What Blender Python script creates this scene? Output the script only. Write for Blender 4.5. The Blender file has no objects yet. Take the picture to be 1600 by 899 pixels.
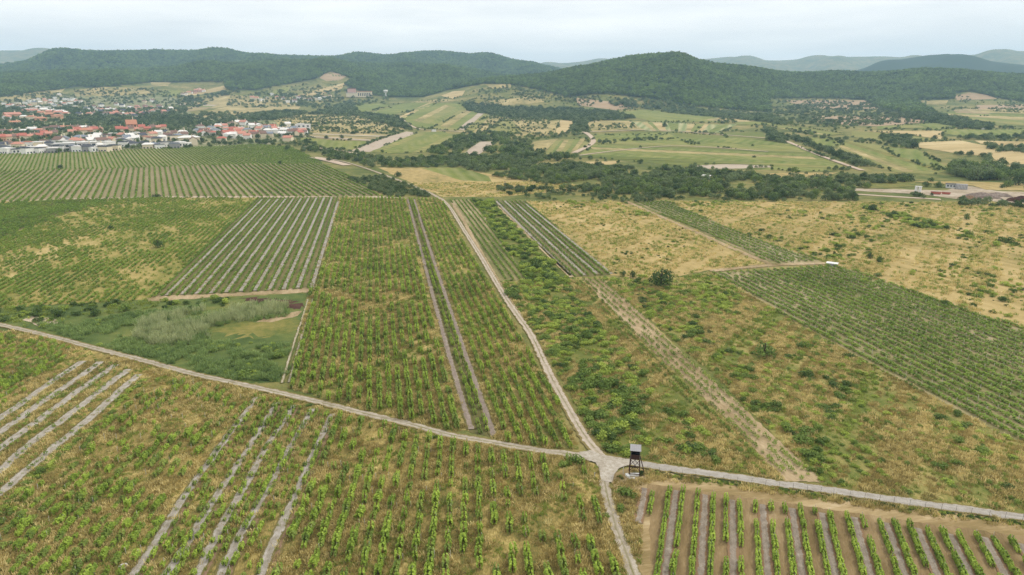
import bpy, math, random
import numpy as np
from mathutils import Vector, geometry

random.seed(7)
R = np.random.default_rng(7)
SC = bpy.context.scene
COL = SC.collection
rad = math.radians

# ------------------------------------------------------------------ camera, world, sun, exposure
H = 68.0                       # drone height over the plain
F = 1600 * 24 / 36.0           # focal length in photo pixels
PITCH = math.atan(310 / F)     # the level horizon lies 310 px above the centre
CY = 449.5
cam = bpy.data.cameras.new('camera'); cam.lens = 24; cam.sensor_width = 36
cam.clip_start = 1; cam.clip_end = 60000
cam_o = bpy.data.objects.new('camera', cam); COL.objects.link(cam_o)
cam_o.location = (0, 0, H); cam_o.rotation_euler = (math.pi / 2 - PITCH, 0, 0)
SC.camera = cam_o

SUN_EL, SUN_AZ = rad(52), rad(62)      # azimuth clockwise from +Y (right, slightly ahead)
w = bpy.data.worlds.new('World'); SC.world = w; w.use_nodes = True
nt = w.node_tree; nt.nodes.clear()
sky = nt.nodes.new('ShaderNodeTexSky'); sky.sky_type = 'NISHITA'; sky.sun_disc = False
sky.sun_elevation = SUN_EL; sky.sun_rotation = SUN_AZ
tc = nt.nodes.new('ShaderNodeTexCoord')
mp = nt.nodes.new('ShaderNodeMapping'); mp.inputs['Scale'].default_value = (1.2, 1.2, 9.0)
nz = nt.nodes.new('ShaderNodeTexNoise'); nz.inputs['Scale'].default_value = 2.2; nz.inputs['Detail'].default_value = 6
nz.inputs['Roughness'].default_value = .55
cr = nt.nodes.new('ShaderNodeValToRGB')
cr.color_ramp.elements[0].position = .38; cr.color_ramp.elements[0].color = (.92, .905, .885, 1)
cr.color_ramp.elements[1].position = .62; cr.color_ramp.elements[1].color = (1.14, 1.095, 1.04, 1)
skm = nt.nodes.new('ShaderNodeMix'); skm.data_type = 'RGBA'; skm.blend_type = 'MULTIPLY'
skm.inputs[0].default_value = 1; skm.inputs[7].default_value = (.1, .1, .1, 1)
mx = nt.nodes.new('ShaderNodeMix'); mx.data_type = 'RGBA'; mx.inputs[0].default_value = .9
bg = nt.nodes.new('ShaderNodeBackground'); out = nt.nodes.new('ShaderNodeOutputWorld')
L = nt.links.new
L(tc.outputs['Generated'], mp.inputs[0]); L(mp.outputs[0], nz.inputs['Vector']); L(nz.outputs[0], cr.inputs[0])
L(sky.outputs[0], skm.inputs[6]); L(skm.outputs[2], mx.inputs[6]); L(cr.outputs[0], mx.inputs[7])
L(mx.outputs[2], bg.inputs[0]); L(bg.outputs[0], out.inputs[0])

sl = bpy.data.lights.new('sun', 'SUN'); sl.energy = 1.5; sl.angle = rad(11); sl.color = (1, .96, .88)
so = bpy.data.objects.new('sun', sl); COL.objects.link(so)
sdir = Vector((math.sin(SUN_AZ) * math.cos(SUN_EL), math.cos(SUN_AZ) * math.cos(SUN_EL), math.sin(SUN_EL)))
so.rotation_euler = sdir.to_track_quat('Z', 'Y').to_euler(); so.location = (0, 0, 900)
SC.view_settings.view_transform = 'Standard'; SC.view_settings.look = 'None'
SC.view_settings.exposure = .38; SC.view_settings.gamma = 1
cy = SC.cycles
cy.max_bounces = 4; cy.diffuse_bounces = 2; cy.glossy_bounces = 1; cy.transmission_bounces = 2; cy.transparent_max_bounces = 8
cy.volume_bounces = 1; cy.use_denoising = True; cy.denoising_prefilter = 'NONE'; cy.denoising_input_passes = 'RGB_ALBEDO_NORMAL'; cy.caustics_reflective = False; cy.caustics_refractive = False
HAZE_DENSITY = 1.05e-4

# ------------------------------------------------------------------ projection and terrain
cp, sp = math.cos(PITCH), math.sin(PITCH)
def A(*v): return np.array(v, float)
def ray(px, py):
    u = (np.asarray(px, float) - 800) / F; v = (CY - np.asarray(py, float)) / F
    return u, cp + v * sp, -sp + v * cp
def project(x, y, z):
    dz = z - H
    d = y * cp - dz * sp
    d = np.where(d < 1, 1, d)
    return 800 + F * x / d, CY - F * (y * sp + dz * cp) / d
def ss(t):
    t = np.clip(t, 0, 1); return t * t * (3 - 2 * t)

def ridge(D, Lf, B, pts):
    px = A(*[p[0] for p in pts]); py = A(*[p[1] for p in pts])
    Ds = A(*[(p[2] if len(p) > 2 else D) for p in pts])
    dx, dy, dz = ray(px, py)
    az = np.arctan2(dx, dy); zc = H + Ds * dz / np.hypot(dx, dy)
    return dict(az=az, z=zc, D=Ds, L=Lf, B=B)
RIDGES = [
    ridge(4600, 1500, 2500, [(-900, 150), (-400, 122), (-100, 113), (0, 106), (40, 100), (85, 87), (130, 83), (200, 82), (250, 82), (300, 84),
        (350, 86), (400, 86), (450, 90), (530, 92), (580, 91), (620, 88), (660, 83), (700, 83), (740, 88), (790, 96), (830, 101), (870, 110), (920, 120), (1000, 138), (1100, 160)]),
    ridge(3300, 1150, 900, [(-900, 160), (-400, 128), (0, 117), (80, 116), (150, 114), (220, 111), (280, 107), (340, 103), (400, 100), (500, 99),
        (600, 103), (640, 102), (700, 107), (760, 116), (800, 123), (850, 132), (900, 152)]),
    ridge(2500, 800, 900, [(600, 168), (640, 156), (690, 143), (725, 133), (745, 128), (800, 123), (850, 117), (880, 112), (920, 105), (960, 97), (990, 92),
        (1020, 90), (1050, 90), (1070, 92), (1088, 98), (1105, 102), (1150, 107, 2650), (1200, 113, 2800), (1250, 117, 3000), (1300, 116, 3000), (1350, 116, 3000),
        (1400, 114, 3000), (1440, 111, 3000), (1500, 113, 3000), (1560, 119, 3000), (1600, 122, 3000), (1750, 128, 3000), (2000, 150, 3000), (2400, 160, 3000)]),
    ridge(5500, 1300, 1500, [(1200, 150), (1250, 128), (1330, 112), (1370, 101), (1420, 91), (1450, 85), (1480, 84), (1510, 89), (1550, 96), (1600, 101), (1700, 110), (1900, 130), (2300, 150)]),
    ridge(9000, 2500, 3000, [(-900, 120), (-300, 84), (0, 79), (40, 80), (85, 80), (120, 86), (300, 100), (700, 115), (800, 110), (850, 101), (925, 94), (1000, 96),
        (1095, 93), (1140, 89), (1200, 95), (1250, 92), (1290, 89), (1340, 88), (1415, 91), (1500, 88), (1540, 84), (1580, 80), (1600, 80), (1800, 90), (2400, 120)]),
]
def base_h(r):
    return 30 * ss((r - 600) / 2600)
def ter(x, y):
    x = np.asarray(x, float); y = np.asarray(y, float)
    r = np.hypot(x, y); az = np.arctan2(x, y)
    b = base_h(r)
    roll = (2.2 * np.sin(x / 170 + 1) * np.sin(y / 230 + .5) + 1.2 * np.sin(x / 71 + y / 93)) * ss((r - 620) / 400)
    z = np.zeros_like(r)
    for k, g in enumerate(RIDGES):
        D = np.interp(az, g['az'], g['D']); zc = np.interp(az, g['az'], g['z']) - base_h(D)
        fade = ss((rad(62) - np.abs(az)) / rad(20))
        wob = 1 + .0 * az
        t = (r - (D - g['L'])) / g['L']
        s = np.where(r < D, ss(t), ss(1 - (r - D) / g['B']))
        n = (np.sin(az * (34 + 9 * k) + r / (210 + 60 * k) + k) + .6 * np.sin(az * (71 + 5 * k) - r / 160 + 2 * k)) * (.15 if k != 2 else .08)
        m = 4 * np.clip(t, 0, 1) * (1 - np.clip(t, 0, 1))
        z = np.maximum(z, np.maximum(zc, 0) * (s + n * m * s) * fade)
    return b + roll + z

RS = np.geomspace(40, 11500, 900)
def unproj(pts):
    """photo pixels -> points on the terrain"""
    p = np.atleast_2d(np.asarray(pts, float))
    dx, dy, dz = ray(p[:, 0], p[:, 1]); hyp = np.hypot(dx, dy)
    ux, uy, t = dx / hyp, dy / hyp, dz / hyp
    r = np.where(t < -1e-4, H / np.maximum(-t, 1e-4), 1e9)
    far = np.where(r > 560)[0]
    for i in far:
        zr = H + RS * t[i]
        below = np.where(zr < ter(ux[i] * RS, uy[i] * RS))[0]
        if len(below) == 0: r[i] = RS[-1]; continue
        k = max(below[0], 1); a, b = RS[k - 1], RS[k]
        for _ in range(14):
            m = (a + b) / 2
            if H + m * t[i] < float(ter(ux[i] * m, uy[i] * m)): b = m
            else: a = m
        r[i] = (a + b) / 2
    return np.stack([ux * r, uy * r], 1)
def at(px, py):
    q = unproj([(px, py)])[0]
    return float(q[0]), float(q[1]), float(ter(q[0], q[1]))
def inpoly(x, y, poly):
    x = np.asarray(x, float); y = np.asarray(y, float)
    res = np.zeros(x.shape, bool); P = np.asarray(poly, float); n = len(P)
    for i in range(n):
        x1, y1 = P[i]; x2, y2 = P[(i + 1) % n]
        if y1 == y2: continue
        c = ((y1 > y) != (y2 > y)) & (x < (x2 - x1) * (y - y1) / (y2 - y1) + x1)
        res ^= c
    return res
def vp_az(vx):        # azimuth of the rows that run to the vanishing point vx on the horizon
    return math.atan((vx - 800) * cp / F)
def densify(poly, step=7, closed=True):
    o = []; n = len(poly)
    for i in range(n if closed else n - 1):
        a = np.array(poly[i][:2], float); b = np.array(poly[(i + 1) % n][:2], float)
        k = max(1, int(np.linalg.norm(b - a) / step))
        for j in range(k): o.append(a + (b - a) * j / k)
    if not closed: o.append(np.array(poly[-1][:2], float))
    return np.array(o)
def smooth_line(pts, n=6):
    P = [np.array(p, float) for p in pts]; o = []
    for i in range(len(P) - 1):
        p0 = P[max(i - 1, 0)]; p1 = P[i]; p2 = P[i + 1]; p3 = P[min(i + 2, len(P) - 1)]
        for j in range(n):
            t = j / n
            o.append(.5 * (2 * p1 + (p2 - p0) * t + (2 * p0 - 5 * p1 + 4 * p2 - p3) * t * t + (3 * p1 - p0 - 3 * p2 + p3) * t ** 3))
    o.append(P[-1]); return np.array(o)
def vnoise(x, y, s, seed=0):      # cheap smooth noise 0..1
    x = np.asarray(x) / s; y = np.asarray(y) / s; k = seed * 1.7
    v = np.sin(x * 1.3 + k) * np.cos(y * 1.1 - k) + .6 * np.sin(x * 2.7 - y * 1.9 + 2 * k) + .4 * np.sin(x * 4.9 + y * 5.3 + k) + .3 * np.cos(x * 9.1 - y * 8.3 - k)
    return np.clip(.5 + v / 3.2, 0, 1)

# ------------------------------------------------------------------ materials
def lin(c): 
    c = c / 255; return c / 12.92 if c <= .04045 else ((c + .055) / 1.055) ** 2.4
def S(r, g, b, k=1.22):           # photo colour in open light -> surface colour
    return (lin(r) / k, lin(g) / k, lin(b) / k, 1)
class NB:
    def __init__(s, name):
        s.m = bpy.data.materials.new(name); s.m.use_nodes = True; s.t = s.m.node_tree; s.t.nodes.clear()
        s.out = s.t.nodes.new('ShaderNodeOutputMaterial')
    def n(s, typ, ins=None, **kw):
        d = s.t.nodes.new('ShaderNode' + typ)
        for k, v in kw.items(): setattr(d, k, v)
        for k, v in (ins or {}).items():
            if isinstance(v, bpy.types.NodeSocket): s.t.links.new(v, d.inputs[k])
            else: d.inputs[k].default_value = v
        return d
    def ramp(s, fac, stops):
        d = s.t.nodes.new('ShaderNodeValToRGB'); e = d.color_ramp.elements
        while len(e) < len(stops): e.new(.5)
        for el, (p, c) in zip(e, stops): el.position = p; el.color = c
        s.t.links.new(fac, d.inputs[0]); return d.outputs[0]
    def math(s, op, a, b=0.0, clamp=False):
        d = s.n('Math', {0: a, 1: b}, operation=op); d.use_clamp = clamp; return d.outputs[0]
    def mix(s, f, a, b):
        d = s.n('Mix', {0: f, 6: a, 7: b}, data_type='RGBA'); return d.outputs[2]
    def noise(s, vec, scale, detail=3, rough=.55):
        return s.n('TexNoise', {'Vector': vec, 'Scale': scale, 'Detail': detail, 'Roughness': rough}).outputs[0]
    def pos(s): return s.n('NewGeometry').outputs['Position']
    def surf(s, color, rough=.9, spec=.15, bump=None, bdist=.1, bstr=.6):
        d = s.n('BsdfPrincipled', {'Roughness': rough, 'Specular IOR Level': spec})
        if isinstance(color, bpy.types.NodeSocket): s.t.links.new(color, d.inputs['Base Color'])
        else: d.inputs['Base Color'].default_value = color
        if bump is not None:
            b = s.n('Bump', {'Height': bump, 'Distance': bdist, 'Strength': bstr}); s.t.links.new(b.outputs[0], d.inputs['Normal'])
        s.t.links.new(d.outputs[0], s.out.inputs[0]); return d
def ground_mat(name, cols, az=0.0, big=.03, mid=.35, fine=2.2, along=1.0, stripe=None, smix=(.5, .3, .2), spread=(.3, .7), bd=.12):
    b = NB(name)
    v1 = b.n('Mapping', {'Vector': b.pos(), 'Rotation': (0, 0, az)}).outputs[0]
    v = b.n('Mapping', {'Vector': v1, 'Scale': (1, along, 1)}).outputs[0]
    n1 = b.noise(v, big, 4); n2 = b.noise(v, mid, 4); n3 = b.noise(v, fine, 3)
    f = b.math('ADD', b.math('ADD', b.math('MULTIPLY', n1, smix[0]), b.math('MULTIPLY', n2, smix[1])), b.math('MULTIPLY', n3, smix[2]))
    lo, hi = spread; k = len(cols)
    c = b.ramp(f, [(lo + (hi - lo) * i / (k - 1), cc) for i, cc in enumerate(cols)])
    if stripe:                   # rows of crop on far fields: (period m, colour, amount)
        per, sc, am = stripe
        x = b.n('SeparateXYZ', {0: v1}).outputs[0]
        x = b.math('ADD', x, b.math('MULTIPLY', n2, per * .25))
        wv = b.math('SINE', b.math('MULTIPLY', x, 2 * math.pi / per))
        wv = b.math('MULTIPLY', b.math('MULTIPLY_ADD', wv, .5) if False else b.math('ADD', b.math('MULTIPLY', wv, .5), .5), am)
        c = b.mix(b.math('MULTIPLY', wv, b.math('ADD', n2, .35, True), True), c, sc)
    b.surf(c, .95, .08, b.math('ADD', n3, n2), bd)
    return b.m
def leaf_mat(name, dark, light, sc=.7, trans=.3, oiw=.24, big=.035):
    b = NB(name)
    oi = b.n('ObjectInfo').outputs['Random']; p = b.pos()
    n = b.noise(p, sc, 3); n2 = b.noise(p, sc * 6, 1); n3 = b.noise(p, big, 3)
    f = b.math('ADD', b.math('ADD', b.math('MULTIPLY', n, .45), b.math('MULTIPLY', n2, .3)), b.math('ADD', b.math('MULTIPLY', oi, oiw), b.math('MULTIPLY', n3, .4)))
    c = b.ramp(f, [(.45, dark), (.94, light)])
    d = b.n('BsdfPrincipled', {'Base Color': c, 'Roughness': .62, 'Specular IOR Level': .18})
    t = b.n('BsdfTranslucent', {'Color': c})
    m = b.n('MixShader', {0: trans, 1: d.outputs[0], 2: t.outputs[0]})
    b.t.links.new(m.outputs[0], b.out.inputs[0]); return b.m
def plain(name, c, rough=.8, spec=.2, var=.12, sc=2.0):
    b = NB(name); n = b.noise(b.pos(), sc, 4)
    d = tuple(x * (1 - var) for x in c[:3]) + (1,); l = tuple(min(1, x * (1 + var)) for x in c[:3]) + (1,)
    b.surf(b.ramp(n, [(.3, d), (.7, l)]), rough, spec, n, .02); return b.m

AZ_N, AZ_S, AZ_R = vp_az(582), vp_az(738), vp_az(1138)
straw, straw2 = S(196, 172, 116), S(172, 142, 88)
olive, dgreen, grass = S(112, 112, 58), S(72, 84, 38), S(118, 132, 62)
soil, soilp, soilg = S(142, 116, 92), S(174, 150, 122), S(166, 158, 148)
M = {}
M['dry_wild'] = ground_mat('dry_wild_grass', [S(84, 94, 48, 1.1), S(114, 114, 62, 1.1), S(142, 132, 78, 1.1), S(170, 150, 96, 1.1), S(206, 184, 128, 1.1)], AZ_N, .07, .4, 4.5, .45, smix=(.38, .34, .28), spread=(.36, .64))
M['dry_wild_s'] = ground_mat('tawny_vineyard_grass', [S(78, 86, 42, 1.1), S(108, 104, 56, 1.1), S(138, 122, 72, 1.1), S(168, 150, 92, 1.1), S(210, 188, 128, 1.1)], AZ_S, .08, .45, 4.5, .4, smix=(.36, .36, .28), spread=(.37, .64))
M['dry_pale'] = ground_mat('pale_dry_grass', [S(130, 124, 74), S(158, 142, 90), S(178, 156, 104), S(190, 168, 116), S(206, 184, 134)], AZ_N, .03, .25, 2.5, .4, smix=(.42, .36, .22), spread=(.37, .64))
M['dry_right'] = ground_mat('weedy_dry_grass', [S(82, 100, 46), S(106, 116, 58), S(134, 132, 74), S(164, 150, 94), S(194, 174, 118)], AZ_N, .045, .3, 3.5, .4, smix=(.42, .34, .24), spread=(.37, .65))
M['brush'] = ground_mat('brush_undergrowth', [S(72, 88, 40), S(96, 108, 52), S(122, 122, 64), S(158, 138, 88)], 0, .07, .4, 3.4, spread=(.36, .66))
M['marsh'] = ground_mat('marsh_ground', [S(70, 88, 46), S(92, 108, 58), S(114, 122, 66), S(150, 138, 86)], 0, .06, .35, 3.0, spread=(.36, .68))
M['olive_meadow'] = ground_mat('olive_meadow', [S(86, 100, 50), S(110, 116, 60), S(134, 128, 70), S(152, 140, 84)], 0, .07, .5, 3.4, spread=(.36, .62))
M['vine_n'] = ground_mat('vineyard_soil_north', [S(108, 110, 66), S(136, 130, 86), S(164, 150, 112), S(186, 172, 138)], AZ_N, .05, .4, 3, .25, spread=(.37, .64))
M['vine_dark'] = ground_mat('vineyard_cover_north', [S(86, 90, 50), S(114, 108, 68), S(146, 132, 94)], AZ_N, .05, .5, 3, .25, spread=(.36, .64))
M['vine_left'] = ground_mat('grassy_vineyard_left', [S(104, 112, 54), S(136, 132, 70), S(172, 154, 96), S(200, 178, 124)], AZ_N, .03, .25, 2.6, .35, spread=(.38, .62))
M['vine_far'] = ground_mat('far_vineyard_soil', [S(124, 120, 80), S(152, 140, 104), S(178, 162, 130)], vp_az(230), .03, .3, 2., .2)
M['vine_far2'] = ground_mat('farther_vineyard_soil', [S(124, 126, 78), S(146, 144, 96), S(168, 158, 112)], vp_az(100), .02, .2, 1.6, .2)
M['soil_right'] = ground_mat('dusty_brown_soil', [S(108, 96, 62), S(134, 114, 80), S(156, 134, 98), S(180, 160, 124)], AZ_R, .12, .7, 4., .25, spread=(.33, .67))
M['verge'] = ground_mat('dry_mown_verge', [S(120, 108, 68), S(150, 130, 90), S(180, 158, 118), S(210, 192, 158)], rad(80), .14, .6, 3., .2, spread=(.33, .67))
M['gravel_flat'] = ground_mat('grey_gravel', [S(138, 128, 108), S(164, 154, 138), S(178, 168, 152), S(190, 182, 168), S(204, 196, 182)], 0, .25, 1.2, 6., smix=(.3, .4, .3), spread=(.37, .63), bd=.08)
M['tilled'] = ground_mat('tilled_grey_soil', [S(118, 100, 90), S(146, 128, 118), S(166, 150, 142)], AZ_R, .2, 1.2, 5., .4, bd=.15)
M['tilled_n'] = ground_mat('tilled_mauve_soil', [S(124, 106, 100), S(146, 128, 124), S(168, 152, 146)], AZ_N, .2, 1.2, 5., .4, bd=.15)
M['pink'] = ground_mat('pinkish_straw_soil', [S(122, 110, 70), S(158, 138, 104), S(186, 164, 130), S(210, 192, 160)], AZ_N, .08, .6, 3., .3, spread=(.33, .67))
M['redsoil'] = ground_mat('reddish_brown_soil', [S(104, 90, 58), S(134, 108, 82), S(160, 128, 110)], AZ_S, .1, .6, 3., .3)
M['burnt'] = ground_mat('burnt_ground', [S(58, 40, 36), S(84, 58, 50), S(110, 84, 68)], 0, .1, .6, 3.)
M['dirt'] = ground_mat('pale_bare_dirt', [S(180, 158, 136), S(200, 180, 158), S(214, 196, 174)], 0, .06, .5, 2.)
M['meadow'] = ground_mat('green_meadow', [S(100, 114, 52), S(124, 132, 64), S(154, 150, 82)], AZ_N, .03, .2, 1.5, .2, (11, S(150, 148, 98), .6), spread=(.36, .64))
M['crop'] = ground_mat('green_crop', [S(92, 112, 52), S(116, 128, 62), S(150, 148, 84)], rad(28), .03, .2, 1., .2, (13, S(156, 152, 98), .45), spread=(.36, .64))
M['crop2'] = ground_mat('light_green_vineyard', [S(94, 108, 52), S(124, 130, 68), S(166, 156, 96)], rad(-76), .03, .2, 1., .12, (17, S(78, 92, 46), .5), spread=(.36, .64))
M['crop3'] = ground_mat('striped_vineyard_slope', [S(120, 126, 68), S(150, 146, 86), S(182, 168, 110)], rad(-42), .03, .2, 1., .2, (15, S(100, 110, 60), .5))
M['crop4'] = ground_mat('pale_striped_plot', [S(150, 156, 104), S(178, 174, 128), S(196, 186, 144)], rad(15), .02, .15, 1., .25, (14, S(116, 134, 78), .9))
M['wheat'] = ground_mat('wheat', [S(164, 146, 100), S(192, 170, 122), S(210, 190, 144)], rad(70), .02, .12, 1., .2, spread=(.38, .62))
M['tan'] = ground_mat('tan_hillside', [S(120, 118, 72), S(156, 144, 96), S(182, 164, 114), S(202, 184, 138)], 0, .025, .14, 1., .4, spread=(.37, .64))
M['pinktan'] = ground_mat('pinkish_hillside', [S(140, 124, 90), S(178, 152, 122), S(194, 170, 140)], rad(80), .02, .14, 1., .4)
M['bare'] = ground_mat('grey_ploughed_soil', [S(168, 152, 134), S(188, 172, 152), S(200, 186, 168)], 0, .03, .2, 1.5)
M['band'] = ground_mat('brown_ploughed_bands', [S(150, 130, 98), S(172, 150, 118), S(190, 170, 138)], rad(82), .02, .15, 1.2, .3, (16, S(128, 124, 80), .7))
M['yard'] = ground_mat('construction_yard_dirt', [S(140, 128, 100), S(176, 160, 138), S(204, 190, 170)], 0, .06, .35, 2., spread=(.38, .62))
M['garden'] = ground_mat('town_gardens', [S(84, 100, 56), S(118, 126, 80), S(156, 150, 116), S(180, 172, 150)], 0, .05, .2, 1.)

def terrain_mat():
    b = NB('terrain_grass_and_forest_floor'); p = b.pos()
    n1 = b.noise(p, .012, 5); n2 = b.noise(p, .09, 4); n3 = b.noise(p, 1.4, 2)
    f = b.math('ADD', b.math('ADD', b.math('MULTIPLY', n1, .5), b.math('MULTIPLY', n2, .35)), b.math('MULTIPLY', n3, .15))
    g = b.ramp(f, [(.33, S(74, 88, 44)), (.45, S(104, 112, 60)), (.55, S(142, 134, 82)), (.68, S(176, 158, 108))])
    n4 = b.noise(p, .006, 4)
    fo = b.ramp(b.math('ADD', b.math('MULTIPLY', n2, .5), b.math('MULTIPLY', n4, .5)), [(.35, S(40, 58, 32)), (.65, S(58, 76, 42))])
    at_ = b.n('Attribute', attribute_name='forest').outputs['Fac']
    c = b.mix(at_, g, fo)
    b.surf(c, .95, .08, b.math('ADD', n2, b.math('MULTIPLY', n3, .3)), 1.2, .5); return b.m

M['vine_leaf'] = leaf_mat('vine_leaf', S(88, 112, 40, .7), S(160, 178, 74, .7), 1.2, .35)
M['vine_leaf_far'] = leaf_mat('vine_leaf_far', S(76, 102, 38, .76), S(132, 154, 62, .76), .8)
M['vine_leaf_old'] = leaf_mat('vine_leaf_dull', S(80, 102, 44, .74), S(144, 158, 76, .74), 1.0)
M['shrub_mid'] = leaf_mat('shrub_leaf', S(70, 92, 38, .76), S(122, 140, 66, .76), .5)
M['shrub_dark'] = leaf_mat('dark_shrub_leaf', S(54, 74, 34, .8), S(98, 118, 56, .8), .5)
M['shrub_light'] = leaf_mat('yellowish_shrub_leaf', S(104, 124, 48, .75), S(162, 174, 80, .75), .5)
M['tree_mid'] = leaf_mat('tree_leaf', S(62, 84, 42, .76), S(118, 136, 68, .76), .3)
M['tree_dark'] = leaf_mat('dark_tree_leaf', S(46, 64, 36, .8), S(86, 106, 54, .8), .3)
M['tree_grey'] = leaf_mat('silvery_tree_leaf', S(78, 94, 60, .85), S(126, 140, 92, .85), .3)
M['forest'] = leaf_mat('forest_leaf', S(38, 58, 26, .76), S(112, 134, 60, .76), .02, .2, .26, .007)
M['reed'] = leaf_mat('reed_leaf', S(112, 124, 80, .66), S(166, 168, 126, .66), .25)
M['sedge'] = leaf_mat('dark_sedge', S(84, 104, 58, .64), S(126, 142, 84, .64), .25)
M['straw_tuft'] = leaf_mat('straw_blades', S(154, 140, 90, .7), S(208, 192, 136, .7), .3, .2)
M['tan_tuft'] = leaf_mat('tawny_blades', S(118, 110, 66, .72), S(178, 158, 102, .72), .3, .2)
M['green_tuft'] = leaf_mat('green_blades', S(94, 110, 48, .7), S(148, 156, 78, .7), .3, .2)
M['bark'] = plain('bark', S(84, 70, 56)); M['stake'] = plain('weathered_stake', S(206, 198, 182))
M['brown_wood'] = plain('brown_stained_wood', S(74, 50, 44), .8, .2, .3, 5)
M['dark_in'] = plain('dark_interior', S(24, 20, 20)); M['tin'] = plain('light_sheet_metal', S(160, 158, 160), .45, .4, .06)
M['white'] = plain('white_paint', S(228, 228, 224, 1.1), .6, .3, .05); M['concrete'] = plain('pale_concrete', S(214, 210, 204))
M['greypost'] = plain('grey_post', S(122, 118, 114)); M['wire'] = plain('fence_wire', S(120, 118, 116))
M['red_paint'] = plain('red_paint', S(186, 104, 88), .5, .3)
M['rubble'] = ground_mat('rubble_heap', [S(96, 84, 76), S(150, 134, 122), S(186, 172, 160)], 0, .2, .9, 4., bd=.4)
M['glass'] = plain('window_glass', S(66, 74, 84), .2, .5, .1); M['darkroof'] = plain('dark_slate_roof', S(84, 86, 94)); M['brownroof'] = plain('brown_tile_roof', S(136, 108, 96))
M['redroof'] = plain('red_tile_roof', S(190, 114, 98)); M['orangeroof'] = plain('orange_tile_roof', S(202, 142, 114)); M['greyroof'] = plain('blue_grey_roof', S(136, 142, 152))
M['salmonroof'] = plain('salmon_tile_roof', S(206, 146, 126)); M['paleroof'] = plain('pale_flat_roof', S(220, 216, 210, 1.0))
M['wall_white'] = plain('white_render', S(236, 232, 226, .95)); M['wall_cream'] = plain('cream_render', S(232, 216, 188, 1.0)); M['wall_grey'] = plain('grey_render', S(176, 172, 170))
M['wall_peach'] = plain('peach_render', S(232, 180, 144)); M['wall_pink'] = plain('pink_render', S(214, 172, 160))

def road_mat(name, cols, grassy, width, edge=S(134, 122, 78), soft=.45):
    """UV: u metres from the centre line, v metres along"""
    b = NB(name)
    uv = b.n('UVMap').outputs[0]; x = b.n('SeparateXYZ', {0: uv}).outputs[0]; p = b.pos()
    n = b.noise(p, .8, 4); n2 = b.noise(p, 4, 3); nl = b.noise(b.n('Mapping', {'Vector': uv, 'Scale': (1.6, .12, 1)}).outputs[0], 1, 4)
    f = b.math('ADD', b.math('ADD', b.math('MULTIPLY', n, .4), b.math('MULTIPLY', n2, .25)), b.math('MULTIPLY', nl, .35))
    c = b.ramp(f, [(.34, cols[0]), (.5, cols[1]), (.66, cols[2])])
    ax = b.math('ABSOLUTE', b.math('ADD', x, b.math('MULTIPLY', b.math('SUBTRACT', n, .5), .7)))
    if grassy:                                   # grass down the middle
        g = b.math('SUBTRACT', 1, b.math('MULTIPLY', ax, 1 / (grassy * .5)), True)
        g = b.math('MULTIPLY', g, b.math('MULTIPLY', b.math('SUBTRACT', nl, .36, True), 5, True))
        c = b.mix(g, c, S(124, 118, 74))
    e = b.math('MULTIPLY', b.math('SUBTRACT', ax, width * .5 - soft), 1 / soft, True)
    n5 = b.noise(p, 2.6, 3)
    c = b.mix(b.math('MULTIPLY', b.math('SUBTRACT', b.math('ADD', e, n5), .62), 4, True), c, edge)
    n6 = b.noise(p, 9, 2); c = b.mix(b.math('MULTIPLY', b.math('SUBTRACT', n6, .5, True), 1.9 if not grassy and width < 2.7 else .5, True), c, S(108, 98, 80))
    b.surf(c, .95, .06, b.math('ADD', f, n6), .06); return b.m
M['gravel_strip'] = road_mat('grey_gravel_strip', [S(128, 120, 100), S(168, 160, 148), S(200, 194, 186)], 0, 1.9, S(118, 110, 68), .4)
M['gravel_wide'] = road_mat('pale_gravel_strip', [S(134, 126, 106), S(174, 166, 154), S(202, 196, 188)], 0, 2.6, S(118, 110, 68), .5)
M['tilled'] = road_mat('tilled_grey_soil', [S(118, 106, 92), S(154, 142, 128), S(184, 174, 160)], 0, 1.55, S(144, 116, 88), .4)
M['tilled_n'] = road_mat('tilled_mauve_soil', [S(122, 108, 98), S(150, 136, 124), S(176, 162, 150)], 0, 1.75, S(112, 106, 62), .4)
M['redsoil_strip'] = road_mat('reddish_strip', [S(112, 92, 66), S(142, 116, 92), S(166, 140, 120)], 0, 1.5, S(120, 108, 66), .5)
M['road'] = road_mat('grey_gravel_road', [S(140, 128, 106), S(176, 165, 148), S(204, 194, 178)], .6, 2.8, S(132, 120, 74), .7)
M['road_e'] = road_mat('smooth_grey_road', [S(150, 143, 132), S(174, 167, 157), S(194, 188, 179)], .0, 2.9, S(132, 120, 74), .6)
M['path'] = road_mat('pale_dirt_path', [S(160, 144, 124), S(190, 176, 158), S(210, 198, 184)], .7, 2.5)
M['track'] = road_mat('faint_field_track', [S(150, 140, 110), S(184, 174, 150), S(200, 192, 172)], 0, .9, S(112, 108, 62), .3)

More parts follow.
